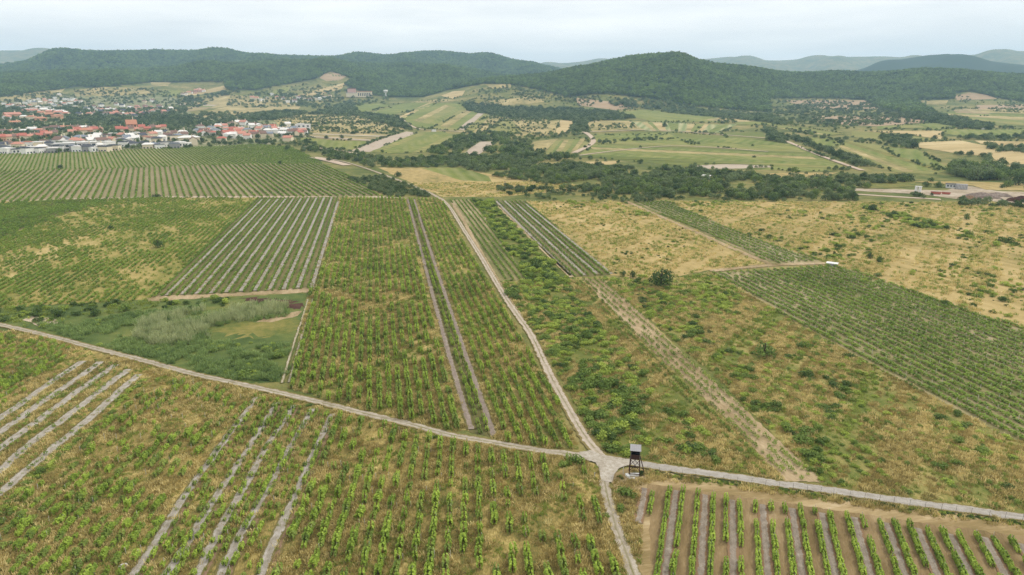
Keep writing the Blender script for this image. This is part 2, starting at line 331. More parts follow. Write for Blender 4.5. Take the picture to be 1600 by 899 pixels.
# ------------------------------------------------------------------ mesh helpers
def mesh_np(name, V, Fc, mat=None, smooth=False):
    me = bpy.data.meshes.new(name)
    V = np.asarray(V, np.float32); Fc = np.asarray(Fc, np.int32)
    k = Fc.shape[1]
    me.vertices.add(len(V)); me.vertices.foreach_set('co', V.ravel())
    me.loops.add(Fc.size); me.loops.foreach_set('vertex_index', Fc.ravel())
    me.polygons.add(len(Fc)); me.polygons.foreach_set('loop_start', np.arange(0, Fc.size, k, dtype=np.int32))
    if smooth: me.polygons.foreach_set('use_smooth', np.ones(len(Fc), bool))
    if mat: me.materials.append(mat)
    me.update(calc_edges=True); return me
def link(name, data, loc=(0, 0, 0), rz=0.0, sc=None, parent=None):
    o = bpy.data.objects.new(name, data); o.location = loc; o.rotation_euler = (0, 0, rz)
    if sc is not None: o.scale = sc if hasattr(sc, '__len__') else (sc, sc, sc)
    if parent: o.parent = parent
    COL.objects.link(o); return o
def tag(o, label, cat, group=None):
    o['label'] = label; o['category'] = cat
    if group: o['group'] = group
    return o
def struct(o): o['kind'] = 'structure'; return o
def stuff(o): o['kind'] = 'stuff'; return o
class MB:
    """collects boxes and bars of one material into one mesh"""
    def __init__(s): s.v = []; s.f = []
    def hexa(s, P):
        b = len(s.v); s.v += [tuple(p) for p in P]
        s.f += [tuple(b + i for i in q) for q in ((0, 3, 2, 1), (4, 5, 6, 7), (0, 1, 5, 4), (1, 2, 6, 5), (2, 3, 7, 6), (3, 0, 4, 7))]; return s
    def box(s, x0, x1, y0, y1, z0, z1):
        return s.hexa([(x0, y0, z0), (x1, y0, z0), (x1, y1, z0), (x0, y1, z0), (x0, y0, z1), (x1, y0, z1), (x1, y1, z1), (x0, y1, z1)])
    def bar(s, a, b, t, t2=None):
        a = Vector(a); b = Vector(b); d = (b - a).normalized(); u = d.cross(Vector((0, 0, 1)))
        if u.length < .1: u = Vector((1, 0, 0))
        u.normalize(); w_ = d.cross(u); u = u * t / 2; w_ = w_ * (t2 or t) / 2
        return s.hexa([a - u - w_, a + u - w_, a + u + w_, a - u + w_, b - u - w_, b + u - w_, b + u + w_, b - u + w_])
    def mesh(s, name, mat):
        me = bpy.data.meshes.new(name); me.from_pydata(s.v, [], s.f); me.materials.append(mat); me.update(); return me
def tube(name, pts, radii, mat, n=6):
    V = []; Fc = []
    for (x, y, z), r_ in zip(pts, radii):
        for k in range(n): a = 2 * math.pi * k / n; V.append((x + r_ * math.cos(a), y + r_ * math.sin(a), z))
    for i in range(len(pts) - 1):
        for k in range(n): a = i * n; Fc.append((a + k, a + (k + 1) % n, a + n + (k + 1) % n, a + n + k))
    return mesh_np(name, V, Fc, mat, True)
def unit(v): return v / np.maximum(np.linalg.norm(v, axis=1, keepdims=True), 1e-6)
def leaves(name, C, Nn, size, mat, rng, aspect=.75):
    n = len(C); Nn = unit(Nn); t = unit(np.cross(Nn, rng.normal(size=(n, 3)))); b = np.cross(Nn, t)
    s = np.asarray(size).reshape(-1, 1) * np.ones((n, 1))
    t = t * s; b = b * s * aspect
    V = np.stack([C - t - b * .4, C - b * 1.0 + t * .25, C + t + b * .3, C + b * 1.0 - t * .3], 1).reshape(-1, 3)
    return mesh_np(name, V, np.arange(4 * n).reshape(-1, 4), mat)
def lobes(rng, k, rx, ry, rz, z0, lr, n, up=.25):
    """leaf points on the shells of k overlapping clumps filling an ellipsoid"""
    d = unit(rng.normal(size=(k, 3))); d[:, 2] = np.abs(d[:, 2]) * .9 - .25
    c = d * (rng.uniform(.45, 1, (k, 1)) ** .6) * A(rx, ry, rz) * (1 - lr * .55); c[:, 2] += z0
    rr = rng.uniform(.7, 1.25, k) * lr * (rx + ry + rz) / 3
    w_ = rng.integers(0, k, n); q = unit(rng.normal(size=(n, 3)) + A(0, 0, up))
    P = c[w_] + q * rr[w_][:, None] * rng.uniform(.75, 1.08, (n, 1))
    N_ = q + rng.normal(size=(n, 3)) * .45
    return P, N_
def vine_mesh(name, mat, n, leaf, rng, L_=1.15, W=.5, z0=.3, z1=1.4):
    t = rng.uniform(-.5, .5, n); z = z0 + (z1 - z0) * rng.beta(1.6, 1.3, n)
    wid = W * (.35 + .65 * np.sin(np.pi * np.clip((z - z0 + .15) / (z1 - z0 + .3), 0, 1)))
    top = .12 * np.sin(t * 9 + rng.uniform(0, 6))
    x = rng.choice([-1, 1], n) * wid * rng.uniform(.35, 1, n) ** .6 * .5
    C = np.stack([x, t * L_, z + top], 1)
    N_ = np.stack([x * 2.2, t * .4, (z - z0) * .9], 1) + rng.normal(size=(n, 3)) * .5
    return leaves(name, C, N_, rng.uniform(.7, 1.2, n) * leaf, mat, rng)
def tuft_mesh(name, mat, n, h, spread, wd, rng, lean=.35):
    a = rng.uniform(0, 2 * np.pi, n); r_ = spread * np.sqrt(rng.uniform(0, 1, n)); hh = h * rng.uniform(.55, 1.1, n)
    b = np.stack([r_ * np.cos(a), r_ * np.sin(a), np.full(n, -.03)], 1)
    ld = rng.normal(size=(n, 2)) * lean * h
    top = b + np.concatenate([ld, hh[:, None]], 1)
    ang = rng.uniform(0, np.pi, n); s = np.stack([np.cos(ang), np.sin(ang), np.zeros(n)], 1) * wd
    V = np.stack([b - s * .6, b + s * .6, top + s * .5, top - s * .5], 1).reshape(-1, 3)
    return mesh_np(name, V, np.arange(4 * n).reshape(-1, 4), mat)

_groups = {}
def scatter(name, pts, rot, scale, idx, protos, kind_stuff=True):
    """many alike plants as ONE object: instances of the proto meshes on its vertices"""
    pts = np.asarray(pts, np.float32); n = len(pts)
    me = bpy.data.meshes.new(name); me.vertices.add(n); me.vertices.foreach_set('co', pts.ravel())
    a = me.attributes.new('rot', 'FLOAT_VECTOR', 'POINT')
    rv = np.zeros((n, 3), np.float32); rv[:, 2] = rot; a.data.foreach_set('vector', rv.ravel())
    a = me.attributes.new('scl', 'FLOAT_VECTOR', 'POINT')
    sv = np.asarray(scale, np.float32); sv = np.repeat(sv[:, None], 3, 1) if sv.ndim == 1 else sv
    a.data.foreach_set('vector', np.ascontiguousarray(sv).ravel())
    a = me.attributes.new('pick', 'INT', 'POINT'); a.data.foreach_set('value', np.asarray(idx, np.int32) % len(protos))
    o = link(name, me); stuff(o)
    key = tuple(p.name for p in protos)
    g = bpy.data.node_groups.new('scatter_' + name, 'GeometryNodeTree')
    g.interface.new_socket('Geometry', in_out='INPUT', socket_type='NodeSocketGeometry')
    g.interface.new_socket('Geometry', in_out='OUTPUT', socket_type='NodeSocketGeometry')
    gi = g.nodes.new('NodeGroupInput'); go = g.nodes.new('NodeGroupOutput'); ip = g.nodes.new('GeometryNodeInstanceOnPoints')
    jn = g.nodes.new('GeometryNodeJoinGeometry')
    for p in protos:
        oi = g.nodes.new('GeometryNodeObjectInfo'); oi.inputs['Object'].default_value = p; oi.inputs['As Instance'].default_value = True
        oi.transform_space = 'ORIGINAL'; g.links.new(oi.outputs['Geometry'], jn.inputs[0])
    def at_(nm, ty):
        d = g.nodes.new('GeometryNodeInputNamedAttribute'); d.data_type = ty; d.inputs[0].default_value = nm; return d.outputs[0]
    g.links.new(gi.outputs[0], ip.inputs['Points']); g.links.new(jn.outputs[0], ip.inputs['Instance'])
    ip.inputs['Pick Instance'].default_value = True
    g.links.new(at_('pick', 'INT'), ip.inputs['Instance Index'])
    g.links.new(at_('rot', 'FLOAT_VECTOR'), ip.inputs['Rotation']); g.links.new(at_('scl', 'FLOAT_VECTOR'), ip.inputs['Scale'])
    g.links.new(ip.outputs[0], go.inputs[0])
    md = o.modifiers.new('plants', 'NODES'); md.node_group = g
    return o

# ------------------------------------------------------------------ land use polygons (photo pixels)
FOREST_L = [(-60, 60), (880, 60), (880, 118), (800, 122), (750, 127), (725, 132), (687, 145), (662, 152), (600, 152), (582, 148), (560, 141), (537, 133), (555, 123),
    (540, 120), (517, 112), (497, 122), (470, 128), (432, 135), (400, 141), (355, 141), (350, 128), (265, 129), (235, 129), (150, 138), (115, 135), (100, 140), (25, 149), (-60, 156)]
FOREST_C = [(690, 60), (1700, 60), (1700, 162), (1600, 160), (1557, 153), (1515, 143), (1491, 146), (1490, 155), (1430, 156), (1440, 168), (1465, 180), (1417, 180), (1370, 167), (1350, 156),
    (1275, 154), (1200, 154), (1205, 176), (1150, 172), (1087, 167), (1032, 157), (955, 147), (925, 148), (887, 152), (850, 142), (800, 133), (757, 131), (700, 141)]
def forest_mask(px, py, r):
    m = inpoly(px, py, FOREST_L) & (r > 1700) & (r < 4750)
    m |= inpoly(px, py, FOREST_C) & (r > 1500) & (r < 3150)
    return m

# ------------------------------------------------------------------ ground sheet
azs = np.concatenate([np.arange(-180, -52, 4), np.arange(-52, 52.01, .22), np.arange(56, 180, 4)]) * math.pi / 180
rs = np.concatenate([[6, 14, 24, 36], np.geomspace(50, 11400, 245)])
AZg, RRg = np.meshgrid(azs, rs)
X, Y = RRg * np.sin(AZg), RRg * np.cos(AZg); Z = ter(X, Y)
na, nr = len(azs), len(rs)
V = np.concatenate([np.stack([X.ravel(), Y.ravel(), Z.ravel()], 1), [[0, 0, 0]]])
i, j = np.meshgrid(np.arange(nr - 1), np.arange(na), indexing='ij'); jn = (j + 1) % na
Q = np.stack([i * na + j, i * na + jn, (i + 1) * na + jn, (i + 1) * na + j], -1).reshape(-1, 4)[:, ::-1]
gm = mesh_np('ground', V, Q, terrain_mat(), True)
gm2 = [(k, len(V) - 1, (k + 1) % na) for k in range(na)]
fx = np.zeros(len(V), np.float32)
ppx, ppy = project(X.ravel(), Y.ravel(), Z.ravel())
fm = forest_mask(ppx, ppy, RRg.ravel()) | ((RRg.ravel() > 4000) & (RRg.ravel() < 7500))
fx[:-1] = fm
ds = gm.attributes.new('forest', 'FLOAT', 'POINT'); ds.data.foreach_set('value', fx)
struct(link('ground', gm))

# ------------------------------------------------------------------ fields laid over the ground
LAYER = [0]
def field(name, mat, poly, step=7, jit=1.0, extra=0.0):
    LAYER[0] += 1
    P = densify(poly, step); W = unproj(P)
    r = np.hypot(W[:, 0], W[:, 1])
    W = W + R.normal(size=W.shape) * np.minimum(.45, r * .0016)[:, None] * jit
    far = r.max() > 560
    off = .003 * LAYER[0] + extra
    pts = [Vector(p) for p in W]; n = len(pts); edges = [(k, (k + 1) % n) for k in range(n)]
    if far:
        a0, a1 = np.arctan2(W[:, 0], W[:, 1]).min(), np.arctan2(W[:, 0], W[:, 1]).max()
        ga, gr = np.meshgrid(np.arange(a0, a1, rad(.5)), np.exp(np.arange(math.log(r.min()), math.log(r.max()), .022)))
        gx, gy = (gr * np.sin(ga)).ravel(), (gr * np.cos(ga)).ravel(); k = inpoly(gx, gy, W)
        pts += [Vector((a, b)) for a, b in zip(gx[k], gy[k])]
    v, e, f = geometry.delaunay_2d_cdt(pts, edges, [], 1, 1e-4)[:3]
    v = np.array([(p.x, p.y) for p in v]); rr = np.hypot(v[:, 0], v[:, 1])
    z = ter(v[:, 0], v[:, 1]) + off + np.clip((rr - 560) / 700, 0, 1) * .25
    f = [t if (v[t[1]][0] - v[t[0]][0]) * (v[t[2]][1] - v[t[0]][1]) - (v[t[1]][1] - v[t[0]][1]) * (v[t[2]][0] - v[t[0]][0]) > 0 else t[::-1] for t in f]
    me = mesh_np(name, np.column_stack([v, z]), np.array(f), M[mat], True)
    o = link(name, me); struct(o); return o
def ribbon(name, mat, line, width, extra=0.0, smooth=True, jit=.12, world=False, nx=5):
    LAYER[0] += 1
    W = np.array(line, float) if world else unproj(smooth_line(line, 5) if smooth else densify(line, 10, False))
    seg = [W[0]]                                  # even steps in metres
    for a, b in zip(W[:-1], W[1:]):
        k = max(1, int(np.linalg.norm(b - a) / (.7 if np.hypot(*a) < 300 else 2.5)))
        for q in range(1, k + 1): seg.append(a + (b - a) * q / k)
    W = np.array(seg); T = np.gradient(W, axis=0); T /= np.linalg.norm(T, axis=1, keepdims=True); Nn = np.stack([T[:, 1], -T[:, 0]], 1)
    n = len(W); wd = (width if not hasattr(width, '__len__') else np.interp(np.linspace(0, 1, n), np.linspace(0, 1, len(width)), width)) * np.ones(n)
    wl = wd / 2 + R.normal(size=n) * jit; wr = wd / 2 + R.normal(size=n) * jit
    s = np.concatenate([[0], np.cumsum(np.linalg.norm(np.diff(W, axis=0), axis=1))])
    V = []; U = []
    for q in np.linspace(-1, 1, nx):
        d = np.where(q < 0, wl, wr) * q
        P = W + Nn * d[:, None]; r = np.hypot(P[:, 0], P[:, 1])
        z = ter(P[:, 0], P[:, 1]) + .182 + .004 * (LAYER[0] % 9) + extra + np.clip((r - 560) / 200, 0, 1) * .65
        V.append(np.column_stack([P, z])); U.append(np.column_stack([q * wd / 2, s]))
    V = np.concatenate(V); U = np.concatenate(U)
    Fc = [(a * n + k, (a + 1) * n + k, (a + 1) * n + k + 1, a * n + k + 1) for a in range(nx - 1) for k in range(n - 1)]
    me = mesh_np(name, V, Fc, M[mat] if isinstance(mat, str) else mat, True)
    if me.polygons[0].normal.z < 0: me.flip_normals()
    uv = me.uv_layers.new(name='UVMap'); li = np.empty(len(me.loops), np.int32); me.loops.foreach_get('vertex_index', li)
    uv.data.foreach_set('uv', U[li].astype(np.float32).ravel())
    o = link(name, me); struct(o); return o

# far and middle fields first (lowest layers), in photo pixels
FAR_FIELDS = [
    ('meadow', 'garden', [(-20, 244), (-20, 158), (40, 152), (120, 148), (270, 150), (300, 178), (420, 188), (486, 205), (490, 214), (420, 226), (300, 232), (120, 238)]),
    ('hillside', 'tan', [(-20, 160), (0, 153), (60, 143), (103, 138), (92, 148), (50, 155), (20, 163)]), ('hillside', 'tan', [(115, 142), (160, 136), (225, 138), (235, 146), (160, 152), (118, 152)]),
    ('hillside', 'tan', [(235, 129), (268, 129), (262, 135), (238, 134)]), ('meadow', 'meadow', [(242, 148), (262, 141), (285, 142), (275, 150), (248, 152)]),
    ('wheat_field', 'wheat', [(283, 150), (350, 134), (353, 140), (330, 145), (290, 152)]), ('hillside', 'band', [(245, 172), (290, 160), (330, 155), (345, 163), (320, 172), (265, 177)]),
    ('hillside', 'tan', [(300, 160), (340, 148), (380, 150), (400, 158), (360, 166), (330, 170)]), ('hillside', 'tan', [(300, 182), (340, 170), (400, 157), (470, 166), (465, 173), (410, 178), (360, 186)]),
    ('wheat_field', 'wheat', [(440, 156), (480, 145), (540, 129), (534, 139), (500, 149), (470, 156)]), ('hillside', 'pinktan', [(499, 122), (508, 115), (517, 113), (530, 115), (541, 120), (530, 126), (510, 127)]),
    ('meadow', 'meadow', [(420, 146), (440, 137), (455, 136), (450, 143), (432, 150)]), ('hillside', 'tan', [(400, 152), (440, 155), (470, 168), (440, 172), (400, 172)]),
    ('hillside', 'tan', [(425, 186), (470, 180), (560, 180), (620, 180), (634, 205), (560, 210), (500, 208), (440, 200)]),
    ('meadow', 'crop', [(541, 166), (560, 163), (595, 162), (611, 165), (590, 170), (572, 176), (548, 173)]), ('meadow', 'crop', [(578, 177), (625, 163), (660, 159), (683, 158), (660, 165), (640, 173), (610, 181)]),
    ('vineyard', 'crop', [(624, 183), (650, 170), (676, 161), (712, 162), (735, 166), (715, 180), (690, 194), (670, 201), (645, 197)]),
    ('vineyard', 'crop3', [(690, 194), (735, 166), (757, 171), (770, 178), (740, 192), (712, 205), (670, 201)]), ('hillside', 'tan', [(712, 205), (740, 192), (770, 178), (800, 186), (862, 185), (855, 202), (830, 213), (785, 213), (745, 208)]),
    ('wheat_field', 'wheat', [(624, 183), (650, 170), (672, 160), (684, 161), (656, 172), (634, 184)]),
    ('ploughed_field', 'band', [(474, 214), (492, 208), (560, 207), (615, 211), (582, 221), (520, 219)]), ('meadow', 'meadow', [(462, 218), (480, 215), (520, 220), (582, 221), (552, 234), (505, 231), (475, 224)]),
    ('ploughed_field', 'bare', [(548, 236), (600, 216), (635, 206), (655, 208), (620, 220), (578, 238)]), ('vineyard', 'crop', [(578, 238), (620, 220), (652, 208), (690, 206), (714, 213), (700, 224), (664, 239), (610, 240)]),
    ('ploughed_field', 'bare', [(722, 242), (738, 230), (750, 222), (776, 221), (763, 232), (748, 242)]),
    ('wheat_field', 'wheat', [(689, 150), (708, 143), (727, 142), (722, 150), (707, 155)]), ('hillside', 'tan', [(757, 132), (797, 131), (800, 137), (770, 139)]), ('hillside', 'tan', [(755, 158), (800, 154), (850, 150), (850, 160), (800, 165), (760, 166)]),
    ('wheat_field', 'wheat', [(876, 188), (896, 188), (891, 205), (866, 212)]), ('vineyard', 'crop3', [(868, 221), (916, 217), (921, 227), (897, 242), (850, 242)]),
    ('hillside', 'tan', [(824, 223), (872, 217), (852, 236), (830, 241)]), ('hillside', 'pinktan', [(900, 153), (960, 160), (1000, 166), (965, 173), (903, 165)]),
    ('meadow', 'meadow', [(962, 176), (1000, 172), (1070, 177), (1137, 180), (1122, 191), (1022, 191)]), ('hillside', 'tan', [(915, 188), (1000, 190), (1010, 204), (925, 206)]),
    ('vineyard', 'crop4', [(985, 190), (1090, 194), (1092, 208), (1008, 205)]), ('vineyard', 'crop4', [(1092, 195), (1152, 195), (1124, 208), (1096, 207)]), ('meadow', 'meadow', [(1140, 186), (1200, 189), (1215, 196), (1152, 195)]),
    ('wheat_field', 'wheat', [(1080, 196), (1092, 196), (1096, 206), (1085, 207)]), ('meadow', 'crop2', [(1125, 208), (1190, 207), (1200, 217), (1140, 218)]),
    ('vineyard', 'crop2', [(904, 246), (922, 228), (930, 210), (985, 207), (1040, 207), (1130, 213), (1232, 223), (1290, 247), (1328, 264), (1290, 269), (1200, 266), (1100, 263), (1000, 253)]),
    ('ploughed_field', 'bare', [(1088, 259), (1130, 257), (1200, 258), (1205, 262), (1150, 264), (1095, 264)]), ('wheat_field', 'wheat', [(909, 253), (966, 252), (960, 258), (915, 259)]),
    ('meadow', 'crop2', [(1204, 195), (1260, 200), (1322, 210), (1276, 213), (1225, 203)]), ('vineyard', 'crop', [(1232, 214), (1300, 217), (1318, 228), (1290, 230), (1255, 222)]),
    ('vineyard', 'crop3', [(1318, 220), (1372, 227), (1432, 248), (1478, 267), (1462, 273), (1400, 270), (1360, 258), (1308, 232)]), ('vineyard', 'crop', [(1373, 230), (1432, 234), (1482, 262), (1471, 269), (1405, 246)]),
    ('wheat_field', 'wheat', [(1434, 223), (1500, 220), (1560, 232), (1640, 246), (1640, 272), (1575, 261), (1550, 246), (1495, 240), (1437, 231)]), ('wheat_field', 'wheat', [(1522, 220), (1640, 223), (1640, 236), (1570, 230), (1532, 225)]),
    ('meadow', 'crop', [(1368, 198), (1465, 192), (1508, 197), (1460, 203)]), ('meadow', 'crop', [(1462, 203), (1640, 202), (1640, 213), (1525, 216), (1485, 211)]),
    ('meadow', 'crop2', [(1466, 176), (1522, 172), (1640, 181), (1640, 197), (1567, 198), (1500, 186)]), ('wheat_field', 'wheat', [(1350, 205), (1475, 205), (1470, 218), (1405, 209)]),
    ('hillside', 'pinktan', [(1222, 157), (1350, 157), (1373, 170), (1275, 171)]), ('hillside', 'pinktan', [(1272, 182), (1440, 181), (1465, 190), (1370, 198), (1282, 193)]),
    ('hillside', 'pinktan', [(1491, 150), (1515, 145), (1540, 148), (1558, 155), (1495, 157)]), ('hillside', 'tan', [(1430, 157), (1482, 157), (1478, 164), (1440, 163)]), ('hillside', 'pinktan', [(1525, 165), (1640, 163), (1640, 173), (1530, 173)]),
    ('hillside', 'pinktan', [(1577, 141), (1605, 131), (1640, 131), (1640, 144)]), ('dry_grass_field', 'dry_pale', [(1200, 271), (1310, 270), (1275, 279), (1210, 279)]),
    ('hillside', 'tan', [(1540, 90), (1600, 86), (1600, 95), (1560, 97)]) if False else ('hillside', 'tan', [(1165, 158), (1200, 155), (1200, 164), (1170, 165)]),
]
FAR_FIELDS += [
    ('vineyard', 'crop', [(932, 211), (1040, 208), (1062, 216), (936, 221)]), ('vineyard', 'meadow', [(930, 227), (1000, 221), (1062, 219), (1090, 230), (1020, 231), (916, 238)]),
    ('vineyard', 'crop', [(1064, 217), (1150, 216), (1232, 225), (1290, 246), (1200, 239), (1100, 229)]), 
    ('vineyard', 'meadow', [(1190, 266), (1290, 268), (1325, 265), (1290, 250), (1230, 256)]), ('hillside', 'tan', [(640, 160), (690, 155), (720, 157), (690, 160), (660, 161)]),
    ('hillside', 'tan', [(1100, 188), (1140, 182), (1200, 188), (1150, 192)]), ('hillside', 'pinktan', [(1150, 160), (1165, 165), (1205, 168), (1200, 160)]), ('meadow', 'crop3', [(1330, 205), (1400, 210), (1470, 219), (1380, 222), (1330, 214)]),
    ('hillside', 'tan', [(1500, 170), (1600, 172), (1600, 178), (1520, 176)]), ('ploughed_field', 'band', [(1488, 172), (1520, 171), (1560, 182), (1500, 182)]), ('dry_grass_field', 'dry_pale', [(1420, 284), (1500, 284), (1560, 292), (1500, 290)]),
    ('meadow', 'olive_meadow', [(1345, 285), (1430, 282), (1432, 292), (1350, 296)]), ('dry_grass_field', 'dry_pale', [(1500, 284), (1600, 287), (1600, 298), (1540, 297)]),
    ('hillside', 'tan', [(860, 190), (874, 189), (864, 212), (836, 213)]), ('hillside', 'tan', [(800, 190), (830, 187), (842, 197), (812, 206)]), ('vineyard', 'crop3', [(790, 186), (800, 187), (815, 206), (800, 213), (748, 212)])]
for n_, m_, p_ in FAR_FIELDS: field(n_, m_, p_, 5)
def plots(a0, a1, b0, b1, n, mats):
    """narrow plots side by side between the edge a0-a1 and the edge b0-b1"""
    t = np.cumsum([0] + [float(R.uniform(.6, 1.4)) for _ in range(n)]); t = t / t[-1]; mats = mats.split()
    L_ = lambda p, q, f: (p[0] + (q[0] - p[0]) * f, p[1] + (q[1] - p[1]) * f)
    for k in range(n):
        g = .94 if k % 2 else 1.0
        field('narrow_plot', mats[k % len(mats)], [L_(a0, a1, t[k]), L_(a0, a1, t[k] + (t[k + 1] - t[k]) * g), L_(b0, b1, t[k] + (t[k + 1] - t[k]) * g), L_(b0, b1, t[k])], 5)
plots((632, 187), (740, 207), (686, 162), (768, 180), 9, 'crop tan crop3 meadow crop3 tan crop bare crop3')
plots((580, 238), (660, 239), (656, 208), (713, 214), 5, 'crop3 crop meadow crop crop3')
plots((1310, 231), (1322, 221), (1402, 270), (1476, 266), 5, 'crop3 tan crop3 crop olive_meadow')
plots((986, 191), (1148, 196), (1009, 205), (1122, 208), 13, 'crop4 tan crop wheat crop4 crop')
plots((475, 214), (492, 208), (582, 221), (613, 211), 6, 'bare tan band olive_meadow bare tan')
plots((247, 173), (292, 160), (320, 172), (343, 163), 5, 'tan band meadow bare tan')
plots((904, 246), (931, 211), (1300, 264), (1232, 224), 9, 'crop2 crop meadow tan crop crop2 crop3 meadow crop')
plots((1466, 176), (1500, 186), (1600, 181), (1600, 197), 4, 'crop tan meadow crop3'); plots((1370, 198), (1462, 193), (1372, 203), (1506, 198), 4, 'crop crop3 crop meadow')
plots((1205, 196), (1226, 204), (1320, 210), (1278, 213), 4, 'crop3 crop tan crop'); plots((868, 221), (915, 217), (852, 242), (897, 242), 6, 'crop3 crop tan')

NEAR = dict(
    far_vines_b=[(-30, 270), (-30, 232), (60, 240), (120, 238), (260, 232), (400, 226), (455, 230), (490, 247), (505, 256), (380, 257), (200, 263), (60, 266)],
    far_vines_a=[(-30, 318), (-30, 270), (60, 266), (200, 263), (380, 257), (505, 257), (560, 283), (592, 306), (450, 308), (250, 309), (100, 313)],
    wild_left=[(-40, 488), (-40, 316), (100, 312), (250, 309), (402, 309), (240, 464), (228, 470), (120, 474)],
    dark_left=[(-40, 320), (60, 315), (172, 312), (80, 342), (0, 372), (-40, 386)],
    strip_vines=[(402, 309), (532, 309), (491, 452), (236, 466)],
    marsh=[(-40, 502), (-40, 484), (120, 474), (235, 468), (380, 464), (482, 458), (470, 520), (446, 598), (370, 598), (230, 563), (60, 520)],
    wild_mid=[(532, 309), (637, 311), (660, 400), (736, 672), (700, 676), (560, 640), (450, 606), (470, 520), (482, 458), (494, 450)],
    lane_mid=[(637, 311), (648, 311), (772, 684), (734, 676)],
    vines_mid=[(648, 311), (690, 312), (742, 408), (800, 500), (860, 612), (905, 702), (850, 704), (772, 686)],
    vines_d=[(702, 313), (738, 312), (827, 437), (783, 440), (745, 380)],
    brush_n=[(738, 312), (768, 314), (890, 434), (827, 440)],
    vines_c=[(768, 313), (822, 315), (960, 430), (889, 434)],
    dry_n=[(822, 315), (985, 316), (1090, 362), (1204, 412), (1100, 424), (1020, 440), (955, 430)],
    vines_b=[(990, 315), (1042, 315), (1170, 370), (1286, 409), (1208, 413)],
    dry_ne=[(1042, 315), (1240, 316), (1800, 318), (1800, 595), (1500, 484), (1310, 417), (1286, 409), (1170, 370)],
    vines_a=[(1112, 427), (1310, 416), (1800, 582), (1800, 759), (1580, 686), (1340, 560)],
    wild_ne=[(940, 434), (1020, 440), (1112, 427), (1340, 560), (1580, 686), (1800, 759), (1800, 830), (1420, 784), (1290, 764), (1120, 590)],
    strip_e=[(890, 434), (942, 434), (1120, 600), (1288, 754), (1200, 750), (1010, 570)],
    brush_c=[(783, 440), (890, 434), (1010, 570), (1200, 750), (1080, 738), (1005, 726), (945, 706), (900, 630), (850, 545), (820, 500)],
    south=[(-60, 510), (60, 524), (160, 552), (300, 590), (480, 630), (640, 670), (760, 696), (900, 716), (938, 730), (950, 800), (990, 920), (1030, 1150), (-300, 1150), (-300, 470)],
    corner=[(955, 740), (985, 732), (1900, 856), (1900, 1150), (1030, 1150), (966, 820)],
    vines_r=[(1012, 757), (1180, 780), (1400, 812), (1900, 880), (1900, 1120), (1030, 1120)],
    tan_n=[(590, 262), (700, 262), (850, 285), (905, 290), (900, 297), (780, 308), (690, 308), (640, 285)],
)
LAYER[0] = 0
field('dry_grass_field', 'dry_pale', NEAR['tan_n'])
field('meadow', 'meadow', [(660, 263), (720, 262), (765, 276), (770, 284), (720, 282)])
field('vineyard_ground', 'vine_far2', NEAR['far_vines_b'])
field('vineyard_ground', 'vine_far', NEAR['far_vines_a'])
field('field_edge', 'dirt', [(-30, 320), (100, 314), (250, 310.5), (450, 309), (592, 307), (640, 310), (450, 306.5), (250, 307), (100, 311), (-30, 315)], 12)
field('vineyard_ground', 'vine_left', NEAR['wild_left'])
field('vineyard_ground', 'vine_dark', NEAR['dark_left'])
field('vineyard_ground', 'vine_dark', NEAR['strip_vines'])
field('marsh', 'marsh', NEAR['marsh'])
field('meadow', 'olive_meadow', [(322, 516), (345, 506), (400, 502), (470, 500), (466, 520), (420, 524), (350, 526)], 4, 5)
field('burnt_patch', 'burnt', [(376, 467), (395, 465.5), (425, 467), (450, 470), (474, 472), (476, 478), (466, 484), (450, 481), (432, 482), (412, 475), (395, 474)], 3, 3)
field('bare_patch', 'dirt', [(40, 500), (55, 492), (100, 505), (60, 510)]); field('bare_patch', 'pink', [(398, 504), (425, 492), (472, 486), (466, 494), (420, 504)])
field('field_edge', 'pink', [(230, 467), (238, 463), (360, 459), (494, 449), (492, 457), (400, 461), (300, 467), (232, 472)])
field('wild_vineyard', 'dry_wild', NEAR['wild_mid'])
field('wild_vineyard', 'dry_wild', NEAR['vines_mid'])
field('vineyard_ground', 'vine_dark', NEAR['lane_mid'])
field('vineyard_ground', 'vine_n', NEAR['vines_d'])
field('brush_ground', 'brush', NEAR['brush_n'])
field('vineyard_ground', 'vine_dark', NEAR['vines_c'])
field('dry_grass_field', 'dry_pale', NEAR['dry_n'])
field('dry_grass_field', 'dry_pale', NEAR['dry_ne'])
field('dry_grass_field', 'dry_right', NEAR['wild_ne'])
field('vineyard_ground', 'vine_n', NEAR['vines_b'])
field('vineyard_ground', 'vine_n', NEAR['vines_a'])
field('brush_ground', 'brush', NEAR['brush_c'])
field('straw_strip', 'dry_right', NEAR['strip_e'])
field('straw_strip', 'pink', [(908, 436), (942, 436), (1120, 600), (1288, 754), (1228, 752), (1130, 650), (1010, 540)])
field('tawny_vineyard', 'dry_wild_s', NEAR['south'])
field('dirt_verge', 'verge', NEAR['corner'])
field('vineyard_ground', 'soil_right', NEAR['vines_r'])
field('construction_yard', 'yard', [(1268, 293), (1330, 294.5), (1434, 297), (1480, 298), (1500, 290), (1520, 292), (1560, 299), (1640, 302), (1640, 322), (1560, 316), (1530, 312), (1500, 312), (1440, 304), (1320, 297.5), (1270, 295)])

